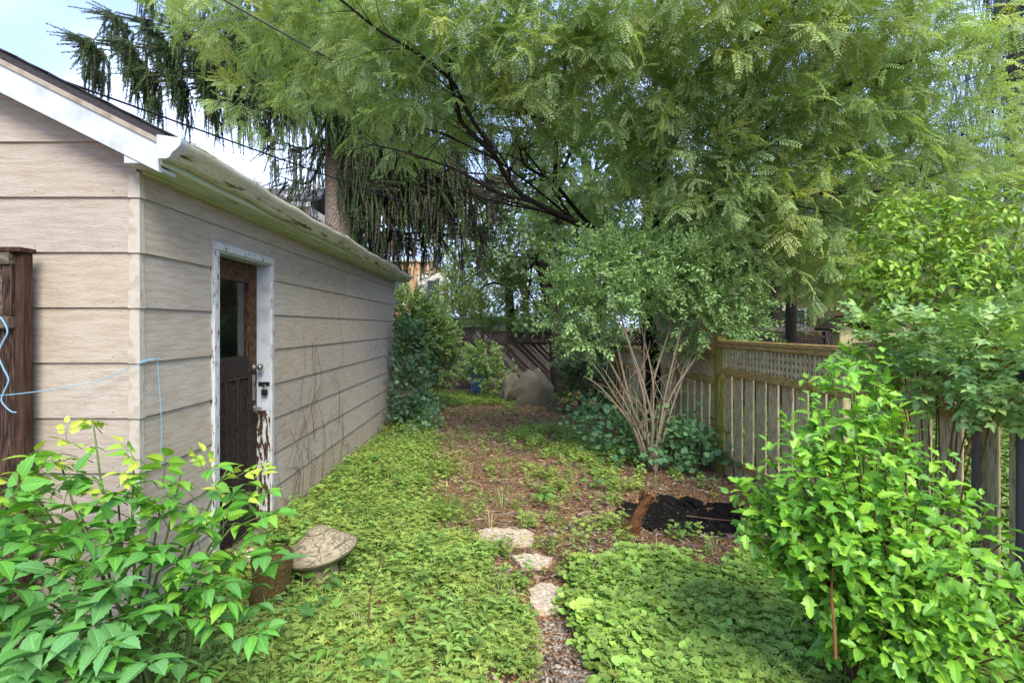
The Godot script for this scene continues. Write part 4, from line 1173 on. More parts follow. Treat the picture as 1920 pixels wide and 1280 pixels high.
func leafy_tree(called: String, label: String, base: Vector3, trunk: Array, r: float, bark: Material, blobs: Array, meshes: Array, a: Color, b: Color, m: Material) -> Node3D:
	var t := thing(called, label, "tree", base)
	limb(t, "trunk", trunk, r, r * 0.55, bark, 10)
	var top: Vector3 = trunk[-1]
	var xfs := []
	var cols := []
	for k in meshes.size():
		xfs.append([]); cols.append([])
	for q in blobs:
		var c: Vector3 = q[0]
		limb(t, "limb", [top.lerp(base, 0.25), top.lerp(c, 0.5) + Vector3(0, 0.2, 0), c], r * 0.3, 0.015, bark, 6, 3)
		for k in q[2]:
			var w := in_blob(c, q[1])
			var d: Vector3 = w[1] + rdir() * 0.5 + Vector3(0, 0.1, 0)
			var i: int = k % meshes.size()
			xfs[i].append(Transform3D(frame(d, Vector3(R(-0.4, 0.4), 1, R(-0.4, 0.4)) + w[1] * 0.5).scaled(Vector3.ONE * R(0.75, 1.25)), w[0]))
			var g := R(0.7, 1.3)
			var mix: Color = a.lerp(b, R() * smoothstep(-0.3, 0.4, noise.get_noise_3dv(w[0] * 0.8)))
			cols[i].append(Color(mix.r * g, mix.g * g, mix.b * g))
	for k in meshes.size():
		many(t, "crown", meshes[k], m, xfs[k], cols[k])
	return t
func conifer(label: String, base: Vector3, seed_: int, n: int, reach: float, dens: int) -> void:
	var t := thing("spruce_tree", label, "tree", base)
	limb(t, "trunk", [Vector3(base.x, -0.2, base.z), base + Vector3(0, 4, 0), base + Vector3(0.1, 11, 0)], 0.28, 0.1, M.spruce_bark, 10)
	var meshes := [strand(111, 0.6, 110), strand(112, 0.8, 130)]
	rng.seed = seed_
	var xfs := [[], []]
	var cols := [[], []]
	for k in n:
		var a := base + Vector3(0, 1.5 + k * 0.34, 0)
		var an := k * 2.4
		var b := a + Vector3(cos(an), -0.25, sin(an)) * (reach - k * 0.09)
		var s := limb(t, "bough", [a, a.lerp(b, 0.5) + Vector3(0, 0.15, 0), b], 0.05, 0.012, M.dark_bark, 5, 3)
		for j in dens:
			var u := R(0.15, 1.0)
			var p: Vector3 = s[int(u * (s.size() - 1))] + rdir() * 0.35
			var m := j % 2
			xfs[m].append(Transform3D(frame(Vector3(R(-0.3, 0.3), -1, R(-0.3, 0.3)), rdir()).scaled(Vector3.ONE * R(0.9, 1.4)), p))
			var g := R(0.8, 1.3)
			cols[m].append(Color(0.08 * g, 0.12 * g, 0.055 * g))
	for k in 2:
		many(t, "foliage", meshes[k], M.needle, xfs[k], cols[k])
func blob(px: float, py: float, d: float, rx: float, ry: float, n: int) -> Array:
	return [P(px, py, d), Vector3(rx, ry, rx), n]
func far_trees() -> void:
	var mp := [spray_maple(301, 8, 0.085, 0.45), spray_maple(302, 7, 0.08, 0.4)]
	var ov := [spray_leaves(303, 16, 0.09, 0.028, 0.5), spray_leaves(304, 14, 0.08, 0.026, 0.45)]
	rng.seed = 91
	leafy_tree("maple_tree", "maple with a dark slanting trunk rising behind the boulder and fence", P(1050, 740, 12.9),
		[P(1050, 745, 12.9), P(1040, 600, 12.9), P(1022, 520, 12.9), P(1010, 440, 12.9), P(1020, 330, 12.9)], 0.21, M.maple_bark,
		[blob(940, 460, 13.2, 0.9, 0.5, 110), blob(1000, 400, 13.0, 1.2, 0.8, 170), blob(990, 570, 13.4, 0.5, 0.4, 60), blob(1080, 330, 13.0, 1.5, 1.1, 240), blob(1180, 420, 13.2, 1.4, 1.0, 230), blob(1100, 500, 13.2, 1.0, 0.8, 170), blob(1260, 300, 13.0, 1.6, 1.2, 250), blob(1330, 430, 13.2, 1.3, 1.0, 220), blob(1150, 180, 12.8, 1.7, 1.2, 240), blob(1010, 220, 13.0, 1.2, 1.0, 160), blob(1230, 520, 13.0, 0.9, 0.7, 130)],
		mp, Color(0.083, 0.158, 0.055), Color(0.195, 0.315, 0.088), M.many_dark)
	leafy_tree("linden_tree", "sunlit yellow-green tree standing behind the diagonal back fence", P(960, 640, 17),
		[P(960, 660, 17), P(955, 560, 17), P(950, 500, 17)], 0.18, M.maple_bark,
		[blob(860, 540, 17, 0.6, 0.5, 80), blob(850, 430, 17.5, 1.1, 0.9, 170), blob(790, 380, 18, 1.0, 0.8, 130), blob(760, 300, 18.5, 1.0, 0.9, 110), blob(900, 520, 16.5, 1.0, 0.9, 210), blob(1000, 540, 17.5, 1.2, 0.9, 190), blob(1090, 570, 17.5, 1.1, 0.6, 150), blob(960, 440, 17.5, 1.3, 1.2, 190), blob(1120, 470, 18, 1.5, 1.1, 190), blob(870, 590, 17.5, 0.6, 0.3, 60), blob(1020, 600, 16.5, 0.9, 0.3, 90)],
		ov, Color(0.24, 0.34, 0.07), Color(0.40, 0.48, 0.10), M.many_leaves)
	leafy_tree("ash_tree", "dark leafy tree filling the background over the right fence", P(1450, 640, 12),
		[P(1450, 760, 12), P(1452, 620, 12), P(1455, 560, 12), P(1445, 450, 12)], 0.17, M.maple_bark,
		[blob(1430, 430, 12.2, 1.3, 1.0, 220), blob(1560, 380, 12.4, 1.5, 1.2, 240), blob(1440, 250, 12.6, 1.6, 1.3, 240), blob(1600, 220, 12.4, 1.6, 1.3, 240), blob(1700, 420, 12.4, 1.3, 1.0, 200), blob(1520, 100, 12.6, 1.6, 1.3, 200), blob(1330, 110, 13, 1.6, 1.3, 200), blob(1680, 300, 12.6, 1.3, 1.1, 180), blob(1580, 500, 12.0, 1.0, 0.6, 130), blob(1700, 560, 11.5, 1.0, 0.6, 130), blob(1820, 500, 11.5, 1.2, 0.9, 160), blob(1340, 540, 12.5, 0.8, 0.6, 110)],
		ov, Color(0.068, 0.135, 0.055), Color(0.165, 0.270, 0.098), M.many_dark)
	leafy_tree("elm_tree", "broad green tree crown high behind the locust in the middle", P(1120, 650, 20),
		[P(1120, 650, 20), P(1115, 500, 20), P(1100, 300, 20)], 0.25, M.maple_bark,
		[blob(880, 150, 19, 2.2, 1.8, 230), blob(1040, 60, 19, 2.4, 2.0, 240), blob(760, 60, 19, 2.0, 1.6, 180), blob(1200, 30, 19, 2.4, 2.0, 230), blob(1380, 20, 19, 2.4, 2.0, 230), blob(900, 340, 19, 1.4, 1.3, 130), blob(1560, 20, 19, 2.2, 1.8, 190)],
		ov, Color(0.090, 0.165, 0.068), Color(0.210, 0.330, 0.117), M.many_dark)
	# another conifer at the right edge
	conifer("spruce with drooping boughs at the right edge, against the sky", P(1900, 620, 15), 93, 26, 3.2, 75)
	# low trees that close the view to the sides
	var hz := [[-16.0, 34.0, 3.0, 5.0], [-1.0, 30.0, 2.6, 3.8], [5.0, 27.0, 2.8, 4.6], [9.0, 17.5, 2.0, 3.4], [13.5, 15.0, 2.4, 4.4], [20.0, 20.0, 3.0, 5.0], [-21.0, 24.0, 3.0, 3.6], [-1.6, 23.0, 1.7, 5.0], [1.2, 25.0, 2.4, 6.6]]
	var names := ["round tree far behind the grey-roofed house", "far tree above the shed's pale roof edge", "far tree behind the slanting maple trunk", "dark bushy tree beyond the neighbouring fence", "tree beyond the dark pole on the right", "far tree at the right edge behind the tall shrub", "far tree beyond the left end of the garage", "far green tree filling the gap above the shed roof", "far green tree showing left of the slanting maple trunk"]
	for k in hz.size():
		var h = hz[k]
		var bs := Vector3(h[0], 0, -h[1])
		var bl := []
		for j in 6:
			bl.append([bs + Vector3(R(-1, 1) * h[2] * 0.7, h[3] * R(0.35, 0.9), R(-0.6, 0.6) * h[2]), Vector3(h[2] * 0.6, h[3] * 0.3, h[2] * 0.6), 110])
		leafy_tree("leafy_tree", names[k], bs, [bs + Vector3(0, -0.2, 0), bs + Vector3(0.1, h[3] * 0.4, 0), bs + Vector3(0, h[3] * 0.6, 0)], 0.2, M.maple_bark, bl, ov, Color(0.090, 0.165, 0.058), Color(0.195, 0.300, 0.098), M.many_dark)

# ---------------------------------------------------------------- shrubs
func clump_shrub() -> void:
	var base := on(1.76, 6.15)
	var t := thing("stem_shrub", "tall many-stemmed shrub with bare tan stems and fine leaves before the fence", "shrub", base)
	rng.seed = 404
	var tips := [[1085, 560, 6.0], [1075, 640, 5.9], [1120, 520, 6.3], [1150, 500, 5.8], [1180, 480, 6.4], [1225, 480, 6.3], [1280, 520, 6.2], [1310, 490, 6.0], [1340, 530, 6.3], [1370, 560, 6.0], [1160, 600, 5.6], [1130, 690, 5.9], [1300, 580, 6.6]]
	var all := []
	for q in tips:
		var e := P(q[0], q[1], q[2])
		var b := base + Vector3(R(-0.09, 0.09), -0.05, R(-0.09, 0.09))
		var m := b.lerp(e, 0.45)
		m = Vector3(lerpf(m.x, base.x, R(0.25, 0.6)), m.y, m.z) + rdir() * 0.11
		var s := limb(t, "stem", [b, b.lerp(m, 0.5) + rdir() * 0.02, m, m.lerp(e, 0.55) + rdir() * 0.05, e], R(0.015, 0.025), 0.005, M.stem_tan, 7, 4)
		all.append(s)
		twigs(t, s.slice(5), 6, 0.35, 0.004, M.stem_tan, 0.3)
		twigs(t, s.slice(2, 11), 2, 0.5, 0.006, M.stem_tan, 0.5)
	# one leaning branch low on the left
	limb(t, "stem", [base + Vector3(-0.05, 0, 0), P(1185, 800, 6.0), P(1130, 730, 5.9), P(1095, 705, 5.8)], 0.013, 0.004, M.stem_tan, 6, 4)
	limb(t, "stem", [P(1150, 765, 5.95), P(1165, 720, 5.9), P(1145, 640, 5.9)], 0.006, 0.003, M.stem_red, 5, 4)
	var meshes := [spray_leaves(411, 14, 0.058, 0.015, 0.26), spray_leaves(412, 12, 0.05, 0.014, 0.22), spray_leaves(413, 16, 0.06, 0.016, 0.3)]
	rng.seed = 405
	var blobs := [[1075, 530, 6.2, 0.30, 0.25, 150], [1120, 490, 6.0, 0.36, 0.25, 190], [1180, 480, 6.2, 0.38, 0.26, 210], [1240, 500, 6.1, 0.42, 0.28, 240], [1300, 510, 6.1, 0.42, 0.3, 240], [1350, 550, 6.2, 0.36, 0.32, 210], [1390, 595, 6.2, 0.22, 0.26, 120], [1320, 600, 6.3, 0.35, 0.25, 170], [1130, 560, 5.9, 0.33, 0.22, 170], [1190, 550, 5.8, 0.33, 0.18, 150], [1250, 570, 6.4, 0.35, 0.2, 120], [1065, 600, 6.1, 0.18, 0.16, 70], [1105, 635, 6.1, 0.22, 0.15, 80], [1170, 455, 6.3, 0.3, 0.12, 90], [1280, 640, 6.6, 0.25, 0.1, 50]]
	var xfs := [[], [], []]
	var cols := [[], [], []]
	for b in blobs:
		for k in int(b[5] * 0.62):
			var q := in_blob(P(b[0], b[1], b[2]), Vector3(b[3], b[4], b[3]))
			var d: Vector3 = q[1] + rdir() * 0.6 + Vector3(0, 0.1, 0)
			var m: int = k % 3
			xfs[m].append(Transform3D(frame(d, Vector3(R(-0.5, 0.5), 1, R(-0.5, 0.5))).scaled(Vector3.ONE * R(0.75, 1.2)), q[0]))
			var g := R(0.75, 1.3)
			cols[m].append(Color(0.25 * g, 0.40 * g, 0.15 * g))
	for k in 3:
		many(t, "foliage", meshes[k], M.many_leaves, xfs[k], cols[k])

func bush(called: String, label: String, base: Vector3, blobs: Array, sprays: Array, a: Color, b: Color, m: Material, stems := 6, bark: Material = null) -> Node3D:
	var t := thing(called, label, "shrub", base)
	for k in stems:
		var c: Vector3 = blobs[k % blobs.size()][0]
		limb(t, "stem", [base + Vector3(R(-0.08, 0.08), -0.08, R(-0.08, 0.08)), base.lerp(c, 0.5) + rdir() * 0.06, c + rdir() * 0.1], 0.012, 0.004, bark if bark else M.stem_brown, 6, 4)
	var xfs := []
	var cols := []
	for s in sprays:
		xfs.append([]); cols.append([])
	for q in blobs:
		for k in q[2]:
			var w := in_blob(q[0], q[1])
			var p: Vector3 = w[0]
			if p.y < 0.02:
				continue
			var i: int = k % sprays.size()
			xfs[i].append(Transform3D(frame(w[1] + rdir() * 0.6, Vector3(R(-0.5, 0.5), 1, R(-0.2, 0.8))).scaled(Vector3.ONE * R(0.75, 1.25)), p))
			var g := R(0.7, 1.3)
			var c := a.lerp(b, R())
			cols[i].append(Color(c.r * g, c.g * g, c.b * g))
	for k in sprays.size():
		many(t, "foliage", sprays[k], m, xfs[k], cols[k])
	return t
func corner_plants() -> void:
	var ov := [spray_leaves(501, 12, 0.07, 0.024, 0.3), spray_leaves(502, 14, 0.06, 0.02, 0.26)]
	var mp := [spray_maple(503, 6, 0.055, 0.28), spray_maple(504, 5, 0.06, 0.25)]
	rng.seed = 505
	bush("hedge_bush", "bushy green shrub at the far corner of the garage", on(-1.5, 11.0), [blob(785, 615, 10.8, 0.45, 0.33, 230), blob(765, 580, 10.6, 0.35, 0.28, 150), blob(815, 640, 11, 0.4, 0.35, 190), blob(770, 680, 10.8, 0.45, 0.4, 200), blob(825, 690, 11.0, 0.3, 0.25, 90), blob(805, 590, 11.0, 0.3, 0.2, 90)], ov, Color(0.090, 0.180, 0.058), Color(0.240, 0.360, 0.098), M.many_leaves)
	bush("grape_vine", "broad-leaved vine climbing the garage wall's far corner", on(-1.66, 9.0), [blob(768, 720, 8.9, 0.20, 0.35, 60), blob(772, 780, 8.6, 0.22, 0.3, 60), blob(765, 650, 9.1, 0.16, 0.3, 40), blob(790, 820, 8.4, 0.3, 0.16, 50), blob(755, 840, 7.9, 0.25, 0.15, 40)], mp, Color(0.075, 0.180, 0.088), Color(0.135, 0.255, 0.137), M.many_dark, 4)
	bush("sapling", "leafy sapling before the diagonal fence beside the blue bin", on(-0.2, 12.6), [blob(905, 668, 12.5, 0.32, 0.22, 80), blob(885, 680, 12.6, 0.25, 0.2, 50), blob(925, 712, 12.4, 0.22, 0.3, 60), blob(945, 705, 12.6, 0.2, 0.25, 40)], ov, Color(0.120, 0.240, 0.078), Color(0.270, 0.405, 0.098), M.many_leaves)
	bush("shade_shrub", "dark shrub drooping over the fence to the right of the boulder", on(1.75, 10.6), [blob(1085, 670, 10.4, 0.4, 0.4, 140), blob(1110, 700, 10.2, 0.4, 0.45, 150), blob(1095, 620, 10.6, 0.4, 0.4, 110), blob(1130, 660, 9.8, 0.4, 0.4, 120), blob(1080, 735, 10.4, 0.22, 0.22, 40)], [ov[1]], Color(0.060, 0.128, 0.049), Color(0.135, 0.225, 0.078), M.many_dark)
	bush("currant_bush", "low broad-leaved plants at the foot of the many-stemmed shrub", on(2.0, 6.4), [blob(1275, 830, 6.2, 0.28, 0.2, 40), blob(1300, 860, 6.0, 0.16, 0.12, 24), blob(1180, 815, 6.6, 0.35, 0.14, 45), blob(1130, 800, 7.0, 0.35, 0.12, 45), blob(1270, 790, 6.4, 0.2, 0.16, 22)], mp, Color(0.075, 0.195, 0.078), Color(0.150, 0.300, 0.117), M.many_dark, 5)
	var ivy := [spray_leaves(506, 10, 0.06, 0.028, 0.2)]
	bush("ivy", "bright ivy spilling over the back fence and shed", on(-0.3, 15.5), [blob(900, 605, 15.5, 0.6, 0.14, 90), blob(940, 612, 15.2, 0.5, 0.12, 80), blob(1000, 618, 14.8, 0.6, 0.10, 80), blob(1050, 600, 15.5, 0.6, 0.25, 80)], ivy, Color(0.14, 0.25, 0.05), Color(0.25, 0.36, 0.08), M.many_leaves, 4)

func shoot(list: Array, p: Vector3, d: Vector3, ln: float, n: int, nm: int, nt: int, s0: float, s1: float, up := 0.9, droop := 0.0) -> void:   # leaves set round a short shoot
	d = d.normalized()
	var side := d.cross(Vector3.UP if absf(d.y) < 0.9 else Vector3.RIGHT).normalized()
	for k in n:
		var t := (k + 0.5) / n
		var a := k * 2.4 + R(-0.4, 0.4)
		var o := side.rotated(d, a)
		var x := (o * R(0.7, 1.1) + d * R(0.15, 0.9) + Vector3(0, -droop * R(), 0)).normalized()
		var z := Vector3(R(-0.35, 0.35), up, R(-0.2, 0.5)) + d * 0.4
		list.append([Transform3D(frame(x, z).scaled(Vector3.ONE * R(s0, s1) * (1.0 - 0.3 * t)), p + d * ln * t + x * 0.012), rng.randi_range(0, nm - 1), rng.randi_range(0, nt - 1)])

func right_shrubs() -> void:
	rng.seed = 601
	# tall yellow-green shrub rising behind the fence
	var t := thing("mock_orange_shrub", "tall bright yellow-green shrub leaning over the fence at the right edge", "shrub", on(3.3, 4.6))
	var meshes := [strip_mesh(0.085, 0.045, OVATE, 0.3, 0.25, 0.015), strip_mesh(0.095, 0.045, OVATE, 0.15, 0.4, 0.015), strip_mesh(0.075, 0.042, TOOTHED, 0.35, 0.15, 0.012)]
	var list := []
	var blobs := [[1660, 480, 4.5, 0.28, 0.3, 50], [1700, 440, 4.4, 0.3, 0.3, 60], [1770, 430, 4.4, 0.35, 0.3, 70], [1850, 440, 4.3, 0.35, 0.35, 75], [1920, 470, 4.2, 0.35, 0.45, 70], [1720, 530, 4.4, 0.4, 0.3, 80], [1800, 540, 4.2, 0.4, 0.3, 85], [1880, 560, 4.0, 0.35, 0.35, 75], [1650, 550, 4.5, 0.25, 0.2, 40], [1980, 560, 4.0, 0.4, 0.5, 50], [1760, 600, 4.2, 0.4, 0.22, 60], [1870, 640, 4.0, 0.4, 0.25, 60], [1640, 590, 4.5, 0.2, 0.12, 24]]
	for b in blobs:
		var c := P(b[0], b[1], b[2])
		limb(t, "stem", [on(R(3.0, 3.6), R(4.3, 4.8), -0.1), Vector3(lerpf(3.3, c.x, 0.6), c.y * 0.55, c.z), c], 0.012, 0.004, M.stem_brown, 6, 4)
		for k in b[5]:
			var q := in_blob(c, Vector3(b[3], b[4], b[3]))
			shoot(list, q[0], q[1] + Vector3(0, 0.5, 0) + rdir() * 0.4, R(0.10, 0.2), rng.randi_range(5, 7), 3, 5, 0.6, 1.05, 0.9, 0.5)
	for k in 26:                                   # long shoots that break the outline
		var p := P(R(1640, 1920), R(385, 450), 4.4)
		shoot(list, p, Vector3(R(-0.4, 0.4), 1, R(-0.2, 0.2)), R(0.12, 0.25), 6, 3, 5, 0.4, 0.8, 0.6, 0.2)
	leaves(t, list, meshes, greens([Color(0.60, 0.79, 0.29), Color(0.53, 0.72, 0.26), Color(0.67, 0.84, 0.31), Color(0.46, 0.65, 0.26), Color(0.74, 0.86, 0.36)], 0.6, 0.45), M.many_veined)
	# greyer rose bush in front of it
	rng.seed = 602
	t = thing("rose_bush", "grey-green rose bush with spent flowers sprawling over the fence", "shrub", on(2.42, 2.95))
	meshes = [strip_mesh(0.05, 0.032, OVATE, 0.3, 0.2), strip_mesh(0.055, 0.034, TOOTHED, 0.2, 0.3), strip_mesh(0.045, 0.030, OVATE, 0.4, 0.1)]
	list = []
	blobs = [[1650, 610, 3.45, 0.17, 0.14, 34], [1700, 640, 3.2, 0.22, 0.17, 56], [1650, 680, 3.4, 0.17, 0.14, 44], [1765, 670, 3.0, 0.24, 0.17, 70], [1830, 680, 2.75, 0.24, 0.17, 70], [1900, 660, 2.6, 0.24, 0.2, 70], [1730, 715, 3.0, 0.2, 0.10, 44], [1820, 735, 2.7, 0.22, 0.10, 50], [1910, 735, 2.55, 0.2, 0.10, 44], [1615, 625, 3.6, 0.09, 0.09, 12], [1980, 690, 2.5, 0.25, 0.25, 34], [1760, 625, 3.0, 0.2, 0.12, 40], [1860, 615, 2.75, 0.22, 0.12, 46]]
	for b in blobs:
		var c := P(b[0], b[1], b[2])
		limb(t, "cane", [on(2.42 + R(-0.1, 0.1), 2.95, -0.1), Vector3(lerpf(2.42, c.x, 0.5), c.y * 0.8, lerpf(-2.95, c.z, 0.5)), c], 0.005, 0.0025, M.stem_brown, 6, 4)
		for k in b[5]:
			var q := in_blob(c, Vector3(b[3], b[4], b[3]))
			# a leaf of five or seven leaflets
			var d: Vector3 = (q[1] + rdir() * 0.6 + Vector3(0, 0.1, 0)).normalized()
			var sd := d.cross(Vector3(R(-0.3, 0.3), 1, R(-0.3, 0.3))).normalized()
			var up := sd.cross(d)
			for j in 7:
				var o := Vector3.ZERO if j == 6 else sd * (1.0 if j % 2 else -1.0)
				var u := 0.10 if j == 6 else 0.03 * (j / 2 + 1)
				list.append([Transform3D(frame((o + d * (0.5 if j < 6 else 1.0)).normalized(), up + rdir() * 0.25).scaled(Vector3.ONE * R(0.65, 1.0)), q[0] + d * u), rng.randi_range(0, 2), rng.randi_range(0, 3)])
	leaves(t, list, meshes, greens([Color(0.58, 0.73, 0.44), Color(0.64, 0.80, 0.48), Color(0.50, 0.68, 0.40), Color(0.70, 0.84, 0.50)], 0.5, 0.42), M.many_veined)
	for k in 14:
		var b = blobs[k % 9]
		var c := P(b[0], b[1], b[2]) + Vector3(R(-0.8, 0.3) * b[3], R(-0.6, 0.8) * b[4], b[3] * 0.9)
		var mb := MB.new()
		for j in 7:
			mb.leaf_small(Transform3D(frame(rdir() + Vector3(0, 0.3, 0.4), Vector3.UP), c), R(0.012, 0.02), 0.006, 0.4, 0.3)
		part(t, "spent_flower", mb.mesh(), M.stem_red)

func rose_of_sharon() -> void:
	rng.seed = 701
	var base := on(1.66, 2.38)
	var t := thing("hibiscus_shrub", "bright green lobed-leaf shrub in the right foreground", "shrub", base)
	var meshes := [strip_mesh(0.088, 0.062, LOBED, 0.35, 0.25, 0.02), strip_mesh(0.098, 0.066, LOBED, 0.2, 0.4, 0.02), strip_mesh(0.078, 0.056, TOOTHED, 0.4, 0.1, 0.015), strip_mesh(0.09, 0.068, LOBED, 0.6, -0.15, 0.02)]
	var list := []
	# [tip px, py, depth]
	var tips := [[1590, 665, 2.45], [1560, 700, 2.35], [1520, 760, 2.3], [1480, 800, 2.3], [1440, 850, 2.25], [1390, 930, 2.25], [1400, 985, 2.25], [1430, 1010, 2.2], [1455, 1045, 2.2], [1470, 960, 2.1], [1520, 900, 2.1], [1600, 700, 2.4], [1540, 780, 2.25], [1620, 780, 2.2], [1670, 760, 2.4], [1720, 820, 2.3], [1680, 940, 2.0], [1760, 960, 2.1], [1415, 905, 2.25], [1405, 955, 2.3], [1440, 965, 2.15], [1460, 920, 2.1], [1510, 850, 2.15], [1560, 930, 2.0], [1600, 830, 2.1], [1610, 980, 1.95], [1660, 880, 2.05], [1500, 1010, 2.05], [1540, 1080, 2.05], [1660, 1020, 1.95], [1720, 940, 2.0], [1740, 1060, 1.95], [1780, 1150, 1.9], [1650, 1160, 1.95], [1490, 880, 2.1], [1540, 820, 2.15], [1600, 760, 2.2], [1640, 720, 2.45], [1650, 800, 2.2], [1700, 850, 2.2], [1700, 790, 2.4], [1750, 880, 2.3], [1780, 920, 2.15], [1800, 980, 2.1], [1840, 1020, 2.1], [1870, 1090, 2.0], [1900, 1160, 1.95], [1580, 900, 2.0], [1640, 950, 1.95], [1700, 1000, 1.95], [1530, 960, 2.0], [1470, 1000, 2.1], [1600, 1040, 1.95], [1760, 1080, 1.9], [1820, 1150, 1.85], [1680, 1120, 1.95], [1560, 1010, 2.1], [1740, 1180, 1.9], [1800, 1230, 1.85], [1880, 1230, 1.85], [1620, 1180, 2.05], [1690, 1250, 1.95], [1850, 960, 2.3], [1890, 1010, 2.2], [1930, 1080, 2.1], [1940, 1180, 1.95], [1960, 1260, 1.9], [1900, 1100, 2.3], [1550, 860, 2.5], [1620, 860, 2.6], [1700, 930, 2.6], [1780, 1000, 2.5], [1500, 930, 2.5], [1850, 1120, 2.4], [1640, 1060, 2.5]]
	for q in tips:
		var e := P(q[0], q[1], q[2])
		var b := base + Vector3(R(-0.12, 0.12), -0.05, R(-0.1, 0.1))
		var m := b.lerp(e, 0.5)
		m.x = lerpf(m.x, base.x, 0.25)
		var s := limb(t, "stem", [b, m + rdir() * 0.02, e], 0.009, 0.003, M.stem_brown if q[1] > 800 else M.stem_green, 5, 6)
		var up: Vector3 = (e - m).normalized()
		shoot(list, e - up * 0.10, up + Vector3(0, 0.5, 0), 0.15, 9, 4, 6, 0.45, 0.95, 0.9, 0.3)
		for k in 11:
			var p: Vector3 = s[rng.randi_range(s.size() / 2 - 1, s.size() - 2)] + rdir() * R(0.0, 0.10)
			shoot(list, p, rdir() * 0.9 + Vector3(0, 0.5, 0.25) + up * 0.3, R(0.06, 0.16), rng.randi_range(5, 8), 4, 6, 0.45, 0.95, 0.9, 0.4)
	leaves(t, list, meshes, greens([Color(0.55, 0.80, 0.24), Color(0.50, 0.74, 0.23), Color(0.62, 0.86, 0.29), Color(0.43, 0.68, 0.23), Color(0.67, 0.89, 0.31), Color(0.48, 0.72, 0.29)], 0.6, 0.42), M.many_veined)
	# a dry reddish cane standing before it
	var mb := MB.new()
	var pts := spline([P(1567, 1235, 2.0), P(1565, 1180, 2.0), P(1560, 1120, 2.02), P(1562, 1065, 2.05)], 5)
	mb.tube(pts, taper(pts.size(), 0.006, 0.004, 0.2), 7)
	for k in 9:
		mb.tube([pts[k + 3], pts[k + 3] + Vector3(R(-0.015, 0.015), 0.01, R(0, 0.01))], [0.003, 0.0005], 4, false)
	single("dry_cane", mb, M.stem_red, "upright orange-brown dry cane in the dark gap of the hibiscus", "cane")

